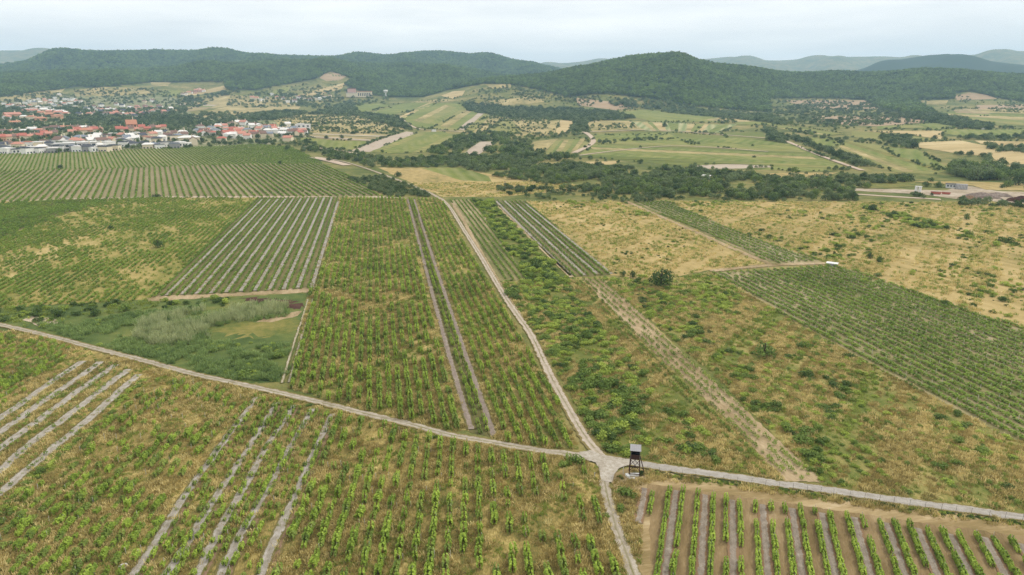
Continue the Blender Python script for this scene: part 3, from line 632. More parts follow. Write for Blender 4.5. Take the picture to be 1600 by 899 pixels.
# ------------------------------------------------------------------ roads, paths, tracks
ribbon('gravel_road', 'road', [(-60, 494), (0, 508), (30, 515), (60, 522), (100, 532), (160, 548), (230, 566), (300, 585), (370, 600), (480, 625), (560, 645), (640, 664), (700, 680), (760, 691), (800, 698), (850, 706), (900, 712), (935, 717)], 2.6)
ribbon('paved_road', 'road_e', [(930, 716), (960, 720), (990, 724.5), (1030, 731), (1080, 738), (1150, 747), (1200, 755), (1280, 765), (1360, 777), (1450, 790), (1520, 799), (1600, 810), (1700, 824)], [3.2, 2.8, 2.7, 2.7, 2.7, 2.7, 2.7])
ribbon('dirt_path', 'path', [(948, 722), (930, 704), (912, 680), (897, 655), (880, 625), (862, 592), (848, 562), (836, 536), (826, 518), (812, 498), (797, 477), (783, 455), (768, 430), (754, 406), (739, 382), (725, 360), (713, 340), (701, 322), (690, 311)], [3.0, 2.4, 2.3, 2.3, 2.3, 2.5])
ribbon('dirt_path', 'path', [(692, 313), (672, 302), (650, 293), (620, 281), (590, 270), (560, 260), (535, 253), (500, 247)], 3.2)
ribbon('path_verge', 'pink', [(815, 499), (790, 462), (768, 424), (745, 384), (724, 345), (707, 318)], 1.8)
ribbon('gravel_path', 'road', [(938, 715), (944, 730), (944, 745), (948, 772), (955, 800), (965, 832), (978, 865), (990, 900), (1010, 950)], [2.2, 2.2, 2.1, 2.0, 2.0, 2.1, 2.1])
field('road_junction', 'gravel_flat', [(905, 708), (922, 705), (940, 712), (985, 720), (985, 728), (968, 733), (960, 742), (956, 756), (939, 752), (937, 735), (930, 724), (905, 718)], 3, .3, .12)
Wt = unproj(smooth_line([(446, 599), (452, 578), (460, 550), (468, 524), (478, 494), (485, 468)], 5)); Tt = unit(np.gradient(Wt, axis=0)); Nt = np.stack([Tt[:, 1], -Tt[:, 0]], 1)
for q in (-.8, .8): ribbon('track_rut', 'track', Wt + Nt * q, [.9, .9, .8, .6, .3], world=True, jit=.08)
ribbon('soil_lane', 'tilled_n', [(637, 312), (660, 400), (685, 495), (711, 588), (736, 672)], 1.9); ribbon('soil_lane', 'tilled_n', [(647, 312), (676, 402), (707, 495), (738, 585), (772, 682)], 1.9)
ribbon('dirt_path', 'pink', [(978, 315), (1010, 329), (1080, 360), (1150, 391), (1206, 414)], 3.0); ribbon('dirt_path', 'pink', [(1110, 424), (1206, 415), (1290, 412)], 3.2)
ribbon('dirt_path', 'pink', [(772, 318), (800, 345), (845, 388), (893, 434)], 1.7)
ribbon('dirt_road', 'dirt', [(897, 240), (912, 233), (925, 225), (927, 219), (921, 212), (913, 207)], 7); ribbon('dirt_road', 'dirt', [(917, 207), (960, 205.5), (1000, 204), (1050, 205), (1100, 209), (1150, 213), (1200, 217)], 6)
ribbon('dirt_road', 'dirt', [(1200, 212), (1232, 223), (1262, 236), (1300, 251), (1347, 267)], 5); ribbon('dirt_road', 'dirt', [(475, 230), (505, 233), (540, 238), (570, 244)], 6)
ribbon('dirt_road', 'dirt', [(625, 184), (640, 196), (660, 203), (700, 205), (745, 209)], 5); ribbon('dirt_road', 'dirt', [(905, 244), (960, 237), (1030, 230), (1090, 230), (1200, 238)], 4)
ribbon('dirt_road', 'dirt', [(490, 247), (510, 251), (543, 259)], 9); ribbon('street', 'yard', [(286, 194), (293, 203), (302, 212)], 9); ribbon('dirt_road', 'dirt', [(1340, 304), (1400, 308), (1470, 312)], 5)

# gravel strips between the vines south of the road
for a in ([(130, 565), (60, 613), (-30, 675)], [(158, 566), (80, 620), (0, 677), (-40, 707)], [(180, 571), (80, 643), (-40, 731)], [(202, 578), (120, 640), (37, 703), (-30, 764)], [(218, 586), (117, 674), (0, 771), (-30, 795)]):
    W = unproj(densify(a, 5, False)); W = W + np.stack([vnoise(W[:, 0] * 0 + a[0][0], W[:, 1], 8, 3) - .5, np.zeros(len(W))], 1) * .6
    ribbon('gravel_strip', 'gravel_wide', W, 2.7, jit=.06, world=True)
for a in ([(401, 622), (342, 702), (275, 798), (205, 905)], [(432, 630), (400, 684), (330, 790), (258, 902)], [(460, 634), (415, 702), (360, 800), (304, 905)], [(490, 640), (452, 702), (400, 796), (342, 905)], [(521, 648), (492, 702), (450, 800), (403, 912)]):
    W = unproj(densify(a, 8, False)); W = W + np.stack([vnoise(W[:, 0] * 0 + a[0][0], W[:, 1], 7, 3) - .5, np.zeros(len(W))], 1) * .45; T = unit(np.gradient(W, axis=0)); Nn = np.stack([T[:, 1], -T[:, 0]], 1)
    ribbon('bare_soil_strip', 'redsoil_strip', W - Nn * 1.1, 1.5, jit=.1, world=True)
    ribbon('gravel_strip', 'gravel_strip', W, 1.9, jit=.06, world=True)
# gravel strips in the tidy vineyard beyond
dN = A(math.sin(AZ_N), math.cos(AZ_N)); nN = A(dN[1], -dN[0])
def clip_rows(poly_px, az, spacing, phase=0.0, step=1.0):
    """parallel rows inside a polygon -> list of (row number, array of points)"""
    d = A(math.sin(az), math.cos(az)); n = A(d[1], -d[0])
    W = unproj(densify(poly_px, 12)); c = W @ n; s = W @ d
    o = []
    for k in range(int(math.floor((c.min() - phase) / spacing)), int(math.ceil((c.max() - phase) / spacing)) + 1):
        t = np.arange(s.min(), s.max(), step)
        P = n * (k * spacing + phase) + d * t[:, None]
        m = inpoly(P[:, 0], P[:, 1], W)
        if m.sum() > 1: o.append((k, P[m]))
    return o
ph_strip = float(unproj([(487, 450)])[0] @ nN)
for k, P in clip_rows(NEAR['strip_vines'], AZ_N, 4.8, ph_strip, 2.0):
    if len(P) > 4: ribbon('gravel_strip', 'gravel_strip', P[:: max(1, len(P) // 12)], 1.7, jit=.06, world=True)
for k, P in clip_rows(NEAR['vines_c'], vp_az(600), 5.4, 1.3, 2.0):
    if len(P) > 4: ribbon('gravel_strip', 'gravel_strip', P[:: max(1, len(P) // 12)], 1.5, jit=.1, world=True)
# tilled strips between the rows of the bare-soil vineyard: every second gap
ROW_STARTS = [(1022, 764), (1046, 765), (1067, 766), (1090, 770), (1114, 774), (1134, 778), (1155, 783), (1179, 786), (1203, 788), (1225, 791), (1249, 795), (1272, 797), (1294, 803),
    (1322, 806), (1345, 808), (1372, 815), (1395, 816), (1418, 820), (1446, 828), (1470, 830), (1495, 836), (1522, 836), (1549, 840), (1578, 845), (1604, 850)]
dR = A(math.sin(AZ_R), math.cos(AZ_R)); nR = A(dR[1], -dR[0])
RW = unproj(ROW_STARTS)
for k in range(-1, len(RW) - 1, 2):
    a = RW[k] if k >= 0 else RW[0] - nR * 2.3
    m = (a + RW[k + 1]) / 2 if k >= 0 else RW[0] - nR * 1.5
    ribbon('tilled_strip', 'tilled', [m - dR * t for t in ((0.5, 4, 8, 11) if k < 0 else (0.5, 12, 24, 40))], 1.65, jit=.06, world=True)

# ------------------------------------------------------------------ plants: proto meshes
def rg(k): return np.random.default_rng(k)
VINE = [vine_mesh('vine_foliage', M['vine_leaf'], 190, .155, rg(k), 1.4, .85, .2, 1.35 + .15 * (k % 3)) for k in range(5)]
VINE_OLD = [vine_mesh('vine_foliage', M['vine_leaf_old'], 150, .15, rg(20 + k), 1.25, .85, .15, 1.15 + .15 * (k % 3)) for k in range(4)]
VINE_FAR = [vine_mesh('vine_foliage', M['vine_leaf_far'], 46, .24, rg(40 + k), 1.8, .62, .15, 1.45) for k in range(4)]
VINE_YOUNG = [vine_mesh('vine_foliage', M['vine_leaf_old'], 34, .11, rg(60 + k), .5, .4, .1, .7) for k in range(3)]
VTRUNK = tube('vine_trunk', [(0, 0, -.05), (.03, .02, .3), (-.02, .04, .65)], [.05, .04, .03], M['bark'], 5)
STAKE = MB().box(-.035, .035, -.035, .035, -.1, 1.55).mesh('stake', M['stake'])
def shrub_mesh(k, mat, n=300):
    g = rg(100 + k); P, N_ = lobes(g, 9 + k % 4, 1.0 + .3 * g.random(), 1.0, .8, .55, .5, n); P[:, 2] = np.maximum(P[:, 2], .02)
    return leaves('shrub_foliage', P, N_, g.uniform(.09, .17, n), mat, g)
SHRUB = {t: [shrub_mesh(k, M['shrub_' + t]) for k in range(4)] for t in ('mid', 'dark', 'light')}
def crown_mesh(k, mat, n=520):
    g = rg(200 + k); P, N_ = lobes(g, 13 + k % 5, 1, 1, .95 + .25 * g.random(), 1.15, .42, n)
    return leaves('crown', P, N_, g.uniform(.06, .12, n), mat, g)
CROWN = {t: [crown_mesh(k, M['tree_' + t]) for k in range(4)] for t in ('mid', 'dark', 'grey')}
TTRUNK = tube('trunk', [(0, 0, -.1), (.02, 0, .3), (.03, .03, .7), (0, .05, 1.3)], [.11, .085, .07, .03], M['bark'], 6)
def forest_crown(k):
    g = rg(300 + k); n = 150; P, N_ = lobes(g, 8, 1, 1, 1.0, .7, .5, n, .5); P[:, 2] = np.maximum(P[:, 2], -.4)
    return leaves('forest_crown', P, N_, g.uniform(.13, .22, n), M['forest'], g)
FCROWN = [forest_crown(k) for k in range(5)]
REED = [tuft_mesh('reed_blades', M['reed'], 36, 1.9, .55, .05, rg(400 + k), .2) for k in range(3)]
SEDGE = [tuft_mesh('sedge_blades', M['sedge'], 40, 1.0, .6, .07, rg(410 + k), .4) for k in range(3)]
TUFT = {t: [tuft_mesh('grass_blades', M[t], 20, .5, .4, .06, rg(420 + k + j * 7), .3) for k in range(3)] for j, t in enumerate(('straw_tuft', 'tan_tuft', 'green_tuft'))}

# ------------------------------------------------------------------ plants: where they stand
from mathutils import kdtree
def proto(me): return bpy.data.objects.new(me.name, me)      # never linked: only a source of geometry for the stuff objects
P_VINE = [proto(m) for m in VINE]; P_OLD = [proto(m) for m in VINE_OLD]; P_FAR = [proto(m) for m in VINE_FAR]; P_YOUNG = [proto(m) for m in VINE_YOUNG]
P_SHRUB = {t: [proto(m) for m in SHRUB[t]] for t in SHRUB}; P_CROWN = {t: [proto(m) for m in CROWN[t]] for t in CROWN}
P_FOREST = [proto(m) for m in FCROWN]; P_REED = [proto(m) for m in REED]; P_SEDGE = [proto(m) for m in SEDGE]; P_TUFT = {t: [proto(m) for m in TUFT[t]] for t in TUFT}
P_STAKE = [proto(STAKE)]

LINES = []
for o in COL.objects:
    if o.name.split('.')[0] in ('gravel_road', 'paved_road', 'dirt_path', 'gravel_path', 'path_verge', 'soil_lane', 'gravel_strip', 'track_rut', 'dirt_road', 'street', 'tilled_strip'):
        me = o.data; n5 = len(me.vertices) // 5
        c = np.empty(len(me.vertices) * 3, np.float32); me.vertices.foreach_get('co', c); c = c.reshape(-1, 3)
        mid = c[2 * n5:3 * n5]; hw = float(np.linalg.norm(c[0] - c[4 * n5]) / 2)
        
        for a, b in zip(mid[:-1], mid[1:]):
            for q in range(1 + int(np.linalg.norm(b - a) > 1.5)): LINES.append(((a + (b - a) * q / 2), hw))
kd = kdtree.KDTree(len(LINES))
for i_, (p, hw) in enumerate(LINES): kd.insert((p[0], p[1], 0), i_)
kd.balance()
tx_, ty_, _ = at(990, 743)
for q in range(-3, 4): LINES.append(((tx_ + q * .4, ty_ - .5, 0), 1.1)); kd = None
kd = kdtree.KDTree(len(LINES))
for i_, (p, hw) in enumerate(LINES): kd.insert((p[0], p[1], 0), i_)
kd.balance()
def clear_of_roads(P, gap):
    o = np.ones(len(P), bool)
    for i_, p in enumerate(P):
        _, k, d = kd.find((p[0], p[1], 0))
        if d < LINES[k][1] + gap: o[i_] = False
    return o
def fill(poly_px, spacing, jitter=1.0, rmax=1e9):
    """points about one per spacing² square metres inside a photo polygon"""
    W = unproj(densify(poly_px, 10))
    x0, y0 = W.min(0); x1, y1 = W.max(0); n = int((x1 - x0) * (y1 - y0) / spacing ** 2)
    P = np.stack([R.uniform(x0, x1, n), R.uniform(y0, y1, n)], 1)
    P = P[inpoly(P[:, 0], P[:, 1], W)]
    return P[np.hypot(P[:, 0], P[:, 1]) < rmax]
def pix(P): return project(P[:, 0], P[:, 1], ter(P[:, 0], P[:, 1]))
def in_view(P, m=40):
    x, y = pix(P); return (x > -m) & (x < 1600 + m) & (y > 0) & (y < 899 + m * 1.6)
def inpx(P, poly): x, y = pix(P); return inpoly(x, y, poly)
def up(P, dz=0.0): return np.column_stack([P, ter(P[:, 0], P[:, 1]) + dz])

MARKS = [(992, 735, 'the wooden tower'), (935, 716, 'the road junction'), (1033, 445, 'the big dark tree'), (1300, 413, 'the white container'), (430, 474, 'the burnt patch'),
    (280, 515, 'the pale reeds'), (447, 598, 'the side track'), (247, 386, 'the lone round tree'), (826, 518, 'the path bend'), (692, 311, 'the far path crossing'),
    (1270, 752, "the straw strip's road end"), (900, 436, "the straw strip's far end"), (1195, 555, 'the biggest round bush'), (1434, 300, 'the white kiosk'), (1550, 308, 'the rubble heaps'),
    (1525, 276, 'the silvery grove'), (192, 889, 'the concrete well ring'), (602, 152, 'the white water tower'), (1112, 427, "the trellised field's corner"), (1480, 800, 'the wire fence'),
    (116, 238, 'the white villas'), (749, 235, 'the grey ploughed plot'), (920, 222, 'the white road bend'), (1300, 251, 'the straight white road'), (975, 790, 'the roadside bushes'),
    (750, 684, "the soil lanes' end"), (300, 760, 'the grey gravel strips'), (90, 640, 'the pale gravel strips'), (640, 312, "the soil lanes' far end"), (400, 232, 'the last garden'), (205, 205, 'the tall orange house'),
    (560, 600, 'the meadow corner'), (600, 800, 'the bottom vineyard'), (800, 850, 'the forked path'), (1560, 197, 'the pale green plots'), (1040, 205, 'the striped plots'), (480, 215, 'the field by the village')]
def where(px, py, skip=()):
    b = min((m for m in MARKS if m[2] not in skip), key=lambda m: (m[0] - px) ** 2 + 2.2 * (m[1] - py) ** 2)
    dx, dy = px - b[0], py - b[1]; d = math.hypot(dx, dy)
    q = 'just ' if d < 40 else ('well ' if d > 110 else '')
    if abs(dx) > 1.4 * abs(dy): rel = 'left of' if dx < 0 else 'right of'
    elif abs(dy) > 1.4 * abs(dx): rel = 'behind' if dy < 0 else 'in front of'
    else: rel = ('back-' if dy < 0 else 'front-') + ('left of' if dx < 0 else 'right of')
    return f'{q}{rel} {b[2]}'

# ---- forest on the hills: nobody could count it
n = 330000
a_ = R.uniform(-rad(47), rad(47), n); r_ = np.sqrt(R.uniform(1500 ** 2, 4720 ** 2, n))
P = np.stack([r_ * np.sin(a_), r_ * np.cos(a_)], 1); z = ter(P[:, 0], P[:, 1]); px, py = project(P[:, 0], P[:, 1], z)
keep = forest_mask(px, py, r_) & (px > -30) & (px < 1630) & (R.random(n) < np.where(r_ > 3300, .55, 1))
keep &= ~((r_ > 3350) & (r_ < 3500) & (px < 850))
P, z, r_, px, py = P[keep], z[keep], r_[keep], px[keep], py[keep]
sc = R.uniform(4.2, 6.8, len(P)) * np.where(r_ > 3300, 1.35, 1.0) * (.85 + .3 * vnoise(P[:, 0], P[:, 1], 160, 2))
scv = np.stack([sc, sc, sc * R.uniform(.8, 1.35, len(P))], 1)
crest = (px > 5020) & (px < 1130) & (py < 104); scv[crest, 2] *= R.uniform(1, 1.5, crest.sum())
scatter('forest', np.column_stack([P, z + .5]), R.uniform(0, 6.28, len(P)), scv, R.integers(0, 5, len(P)), P_FOREST)

# ---- woods, hedges and trees of the middle distance
WOODS = [
    ('the valley wood', [(700, 246), (760, 243), (830, 248), (905, 259), (1000, 264), (1100, 271), (1190, 279), (1260, 281), (1330, 300), (1342, 315), (1200, 314), (1000, 309), (880, 299), (830, 285), (770, 277), (715, 262)], 4.6, (1.5, 3.5), 'mid mid mid dark grey mid'),
    ('the low valley scrub', [(760, 293), (900, 298), (1000, 306), (1200, 311), (1335, 315), (1000, 317), (860, 314), (800, 306)], 4.5, (1.2, 2.2), 'mid mid dark'),
    ('the far vineyard belt', [(470, 232), (560, 243), (640, 250), (705, 246), (722, 262), (640, 263), (580, 262), (520, 250)], 6.5, (1.8, 3.4), 'mid mid dark grey'),
    ('the bushy path strip', [(542, 279), (600, 277), (640, 290), (672, 308), (610, 308), (575, 296)], 3.6, (1.2, 2.2), 'mid mid dark'),
    ('the silvery grove', [(1484, 268), (1500, 262), (1540, 262), (1566, 268), (1572, 280), (1540, 284), (1490, 280)], 7, (4.5, 6.5), 'dark grey grey mid'),
    ('the white road hedge', [(1232, 213), (1250, 218), (1300, 238), (1350, 254), (1358, 263), (1340, 262), (1290, 240), (1240, 222)], 7, (2.4, 4), 'mid dark'),
    ('the roadside yard bushes', [(1262, 280), (1330, 277), (1425, 281), (1425, 285), (1340, 291), (1280, 293)], 6.5, (2.2, 3.4), 'mid dark'),
    ('the white road thicket', [(1196, 203), (1232, 214), (1226, 226), (1200, 220)], 7, (3, 4.5), 'mid dark'),
    ('the clump beside the wheat', [(1370, 214), (1420, 214), (1436, 230), (1420, 233), (1385, 224)], 9, (3.5, 5.2), 'dark mid'),
    ('the dark tree row', [(1405, 180), (1465, 181), (1500, 189), (1549, 198), (1545, 204), (1510, 202), (1460, 193), (1425, 187)], 7.5, (4, 6), 'dark dark mid'),
    ('the hedge in the wheat', [(1532, 229), (1560, 230), (1640, 238), (1640, 242), (1560, 239)], 8, (3, 4.4), 'dark mid'),
    ('the hedge above the wheat', [(1490, 217), (1540, 215), (1640, 214), (1640, 221), (1540, 220)], 9, (3, 4.6), 'dark mid'),
    ('the upper field wood', [(800, 168), (880, 169), (965, 177), (992, 186), (912, 192), (860, 186), (800, 185), (775, 182), (730, 174), (722, 163), (760, 163)], 8, (3.2, 5), 'dark mid dark'),
    ('the wheat plot clump', [(892, 206), (900, 191), (916, 188), (918, 204), (905, 208)], 7, (3.2, 4.6), 'dark mid'),
    ('the hill foot wood', [(957, 155), (1032, 158), (1087, 171), (1160, 180), (1205, 181), (1230, 196), (1150, 187), (1050, 178), (1000, 169), (950, 165)], 9, (4, 5.6), 'dark mid mid'),
    ('the hillside scrub', [(800, 134), (850, 143), (890, 153), (950, 150), (955, 158), (885, 162), (800, 157), (757, 161), (735, 142)], 13, (2, 4.6), 'mid dark'),
    ('the pinkish hillside', [(1205, 160), (1275, 156), (1350, 158), (1410, 182), (1465, 183), (1400, 196), (1282, 198), (1215, 186)], 13, (2, 4.6), 'dark mid'),
    ('the hillock wood', [(482, 179), (520, 170), (548, 158), (562, 177), (620, 184), (642, 203), (615, 200), (560, 182)], 8.5, (3.2, 5), 'dark mid'),
    ('the village back wood', [(376, 192), (400, 180), (450, 174), (482, 178), (430, 188)], 9, (4, 5.4), 'dark mid'),
    ('the village gardens', [(-10, 241), (-10, 168), (150, 168), (300, 182), (484, 203), (484, 214), (420, 226), (300, 232), (120, 238)], 12, (1.8, 4.0), 'dark mid dark'),
    ('the upper slope scrub', [(115, 139), (240, 139), (300, 153), (340, 158), (300, 172), (230, 162), (130, 166)], 12, (2, 4.6), 'dark mid'), ('the far slope scrub', [(360, 150), (440, 138), (500, 128), (540, 134), (470, 166), (400, 170), (350, 166)], 14, (2, 4.6), 'dark mid'), ('the upper hillside', [(-10, 150), (60, 146), (112, 148), (150, 164), (100, 170), (-10, 176)], 16, (2.4, 4.6), 'dark mid'), ('the old village', [(100, 176), (290, 168), (300, 186), (200, 197), (110, 197)], 14, (3, 4.8), 'dark mid'),
    ('the village valley', [(240, 186), (330, 176), (425, 179), (392, 191), (300, 197), (200, 201)], 14, (2.8, 4.8), 'dark mid'),
    ('the terrace green', [(-10, 200), (60, 196), (160, 196), (300, 197), (330, 204), (220, 200), (60, 210), (-10, 214)], 14, (2.8, 4.6), 'dark mid'),
    ('the wheat slope hedge', [(285, 163), (290, 153), (345, 146), (382, 139), (385, 146), (330, 156)], 12, (4.5, 6), 'dark'),
    ('the hamlet trees', [(385, 160), (440, 150), (490, 146), (560, 140), (610, 155), (600, 163), (500, 172), (450, 165)], 22, (4, 6), 'dark mid'),
    ('the shrubby slope', [(430, 187), (470, 182), (620, 180), (636, 206), (560, 211), (500, 208), (440, 200)], 9, (.8, 2.6), 'mid dark'),
    ('the ploughed plot trees', [(664, 240), (700, 224), (716, 213), (762, 207), (805, 213), (792, 223), (776, 222), (748, 222), (722, 243), (690, 244)], 8.5, (2.6, 4.2), 'mid dark grey'),
    ('the upper valley trees', [(752, 243), (766, 232), (790, 224), (828, 223), (832, 241), (882, 244), (907, 254), (830, 250)], 8.5, (2.6, 4.4), 'grey mid dark'),
    ('the tan slope', [(712, 206), (740, 193), (770, 180), (860, 186), (855, 203), (790, 214)], 12, (1., 3.), 'mid dark'),
    ('the terrace hedges', [(934, 221), (1000, 217), (1060, 216), (1062, 219), (1000, 221), (936, 225)], 8, (1.6, 2.6), 'mid dark'),
    ('the upper terraced hedge', [(930, 212), (1000, 210), (1042, 210), (1042, 212), (1000, 213)], 9, (1.4, 2.2), 'mid'),
    ('the yard edge', [(1492, 314), (1560, 317), (1640, 321), (1640, 328), (1500, 323)], 5.5, (1.6, 2.6), 'mid dark'), ('the yard bushes', [(1422, 304), (1458, 306), (1455, 311), (1425, 310)], 5, (1.3, 2.2), 'dark mid'),
    ('the village field edge', [(420, 228), (484, 216), (500, 232), (560, 238), (556, 242), (490, 240), (440, 236)], 11, (2, 3.4), 'dark mid'),
    ('the track hedge', [(1200, 223), (1240, 230), (1290, 236), (1290, 239), (1240, 234)], 10, (1.6, 2.4), 'mid') if False else ('the green slope hedge', [(1220, 201), (1275, 208), (1318, 224), (1310, 227), (1262, 213)], 9, (2, 3.2), 'mid dark'),
    ('the wheat border', [(1490, 241), (1545, 246), (1580, 262), (1570, 266), (1530, 252)], 9, (2.4, 3.8), 'mid dark'), ('the far right trees', [(1585, 262), (1640, 262), (1640, 290), (1585, 284)], 9, (3, 5), 'dark mid'),
]
# trees that stand alone: px, py of the foot, crown width in photo pixels, tone, label
LONE = [(1033, 446, 33, 1.0, 'dark', 'big dark rounded tree standing alone at the edge of the dry grass'), (973, 432, 9, 1.4, 'dark', 'slim little dark tree, left one of two beside the big dark tree'),
    (988, 434, 9, 1.5, 'dark', 'slim little dark tree nearest the big dark tree'), (247, 387, 15, 1.05, 'dark', 'lone round dark tree among the yellowish vines on the left'),
    (173, 359, 9, .9, 'dark', 'small dark bushy tree among the vines, behind the lone round tree'), (95, 264, 8, 1., 'dark', 'small dark tree at the seam of the two far vineyards'),
    (90, 239, 12, .8, 'mid', 'dark green garden tree left of the first white villa'), (622, 276, 11, .9, 'dark', 'round dark bush-like tree alone in pale dry grass beside the far path'), (244, 309, 12, .6, 'dark', 'low dark tree on the dirt edge below the far vineyard'),
    (1193, 558, 32, .85, 'mid', 'biggest round green tree-like bush in the weedy dry grass'), (510, 217, 7, 1., 'dark', 'left one of two round trees in the field by the village'), (534, 217, 7, 1.1, 'dark', 'right one of two round trees in the field by the village'),
    (1362, 330, 14, .9, 'dark', 'dark broad tree behind the dry grass, left end of the green shrub line'), (1510, 343, 10, 1.2, 'mid', 'single upright green tree in the dry grass below the yard'),
    (1514, 370, 11, 1.2, 'mid', 'loose green tree in dry grass, below the single upright tree'), (1303, 399, 5, 1.7, 'dark', 'slim dark sapling behind the white container'), (1359, 404, 9, 1.3, 'dark', 'small dark upright tree right of the white container'),
    (1376, 408, 9, 1.1, 'mid', 'small lighter tree right of the small dark upright one'), (1448, 292, 12, .9, 'dark', 'left tree of the clump behind the white kiosk'), (1466, 293, 13, .9, 'dark', 'right tree of the clump behind the white kiosk'), (1454, 284, 9, 1., 'mid', 'rear tree of the clump behind the white kiosk'),
    (1575, 292, 14, 1., 'mid', 'grey-green tree right of the silvery grove'), (1591, 290, 16, 1.2, 'dark', 'tall dark tree at the far end right of the silvery grove'), (1336, 310, 10, 1.1, 'dark', 'dark tree at the right tip of the valley wood'),
    (1038, 199, 8, 1.2, 'dark', 'single dark tree in the striped plots'), (1272, 231, 9, 1.1, 'dark', 'dark tree beside the upper straight white road'), (1460, 218, 9, .9, 'dark', 'round tree left in the line above the wheat'), (1476, 219, 8, .9, 'mid', 'second round tree in the line above the wheat'),
    (1428, 232, 12, 1.1, 'dark', 'tall dark tree at the corner of the wheat field'), (1565, 255, 12, .9, 'dark', 'dark tree in the border of the wheat behind the grove'), (438, 257, 6, 1.2, 'dark', 'tiny dark tree at the tip of the far vineyard'), (515, 252, 9, .8, 'dark', 'dark bush-like tree beside the bare patch of the far track'),
    (1302, 193, 7, 1., 'dark', 'first of three round trees on the pinkish hillside'), (1403, 192, 8, 1., 'dark', 'second of three round trees on the pinkish hillside'), (1417, 192, 9, 1.05, 'dark', 'largest of three round trees on the pinkish hillside'), (1178, 247, 5, 1., 'dark', 'small dark tree in the terraced vineyard'), (1176, 229, 5, 1., 'mid', 'small tree in the upper terraced vineyard'),
    (1000, 256, 9, 1.1, 'dark', 'dark tree standing out of the valley wood left part'), (1040, 262, 8, 1.1, 'mid', 'tree standing out of the valley wood middle part'), (1080, 268, 12, 1.2, 'grey', 'tall greyish tree standing out of the valley wood')]
trees = []      # x, y, scale, tone, region
for name_, poly, spc, (s0, s1), tones in WOODS:
    P = fill(poly, spc); k = in_view(P)
    if 'slope' in name_ or 'scrub' in name_ or 'pinkish' in name_: k &= vnoise(P[:, 0], P[:, 1], 40, 3) + .4 * vnoise(P[:, 0], P[:, 1], 13, 5) > .62
    if 'valley' in name_: k &= vnoise(P[:, 0], P[:, 1], 26, 7) > .27
    P = P[k]; tl = tones.split()
    s_ = R.uniform(s0, s1, len(P)) * (.8 + .4 * vnoise(P[:, 0], P[:, 1], 25, 3))
    for p, s1_ in zip(P, s_): trees.append((p[0], p[1], s1_, tl[R.integers(0, len(tl))], name_))
def tree_root(x, y, s, tone, label, group, squash=1.0, low=-.5):
    k = int(R.integers(0, 4)); rz = float(R.uniform(0, 6.28)); z = float(ter(x, y))
    t = link('tree', None, (x, y, z), rz, (s, s, s * squash)); tag(t, label, 'tree', group)
    link('crown', CROWN[tone][k], (0, 0, low), parent=t); link('trunk', TTRUNK, parent=t); return t
for px_, py_, wpx, sq, tone, lab in LONE:
    x, y, z = at(px_, py_); d = y * cp - (z - H) * sp
    tree_root(x, y, wpx * d / F / 1.75, tone, lab, None, sq * 1.15, -.72)
CROPS = [p_ for n_, m_, p_ in FAR_FIELDS if m_ in ('crop', 'crop2', 'crop3', 'crop4', 'meadow', 'wheat', 'band', 'bare')]
P = fill([(470, 186), (640, 160), (800, 140), (1640, 150), (1640, 296), (1340, 300), (900, 250), (700, 240), (560, 240), (480, 215)], 11); x_, y_ = pix(P); k = vnoise(P[:, 0], P[:, 1], 60, 4) + .5 * vnoise(P[:, 0], P[:, 1], 19, 2) > .86
for c_ in CROPS: k &= ~inpoly(x_, y_, c_)
for p in P[k]: trees.append((p[0], p[1], float(R.uniform(1.2, 3.4)), ['mid', 'dark', 'mid', 'grey'][R.integers(0, 4)], 'the rolling ground'))
for c_ in CROPS:
    for a, b in zip(c_, c_[1:] + c_[:1]):
        if a[0] < 430 or min(a[1], b[1]) < 150 or R.random() < .4: continue
        W = unproj([a, b]); L_ = np.linalg.norm(W[1] - W[0]); f0, f1 = sorted(R.uniform(-.1, 1.1, 2))
        for q in np.arange(0, L_, 5.5):
            if f0 < q / L_ < f1: trees.append((*(W[0] + (W[1] - W[0]) * q / L_ + R.normal(size=2) * 1.5), float(R.uniform(.8, 2.3)), ['mid', 'dark'][R.integers(0, 2)], 'the field hedges'))
T = np.array([(t[0], t[1], t[2]) for t in trees]); d = np.hypot(T[:, 0], T[:, 1])
show = T[:, 2] / d * (1 + .25 * R.random(len(T))); order = np.argsort(-show)
NT = 300 - len(LONE); tx, ty = pix(T[:, :2])
TONE = {'mid': 'mid green', 'dark': 'dark', 'grey': 'silvery green'}
big = np.quantile(T[order[:NT], 2], [.35, .7])
for i_ in order[:NT]:
    x, y, s, tone, reg = trees[i_]
    sz = 'small' if s < big[0] else ('middling' if s < big[1] else 'large')
    tree_root(x, y, s, tone, f'{sz} {TONE[tone]} tree in {reg}, {where(tx[i_], ty[i_], (reg,))}', 'trees in ' + reg, float(R.uniform(.85, 1.2)))
rest = order[NT:]; allp = P_CROWN['mid'] + P_CROWN['dark'] + P_CROWN['grey']
off = {'mid': 0, 'dark': 4, 'grey': 8}
scatter('woodland', np.column_stack([T[rest, :2], ter(T[rest, 0], T[rest, 1]) - .5 * T[rest, 2]]), R.uniform(0, 6.28, len(rest)),
    np.stack([T[rest, 2], T[rest, 2], T[rest, 2] * R.uniform(.8, 1.25, len(rest))], 1), [off[trees[i_][3]] + R.integers(0, 4) for i_ in rest], allp)

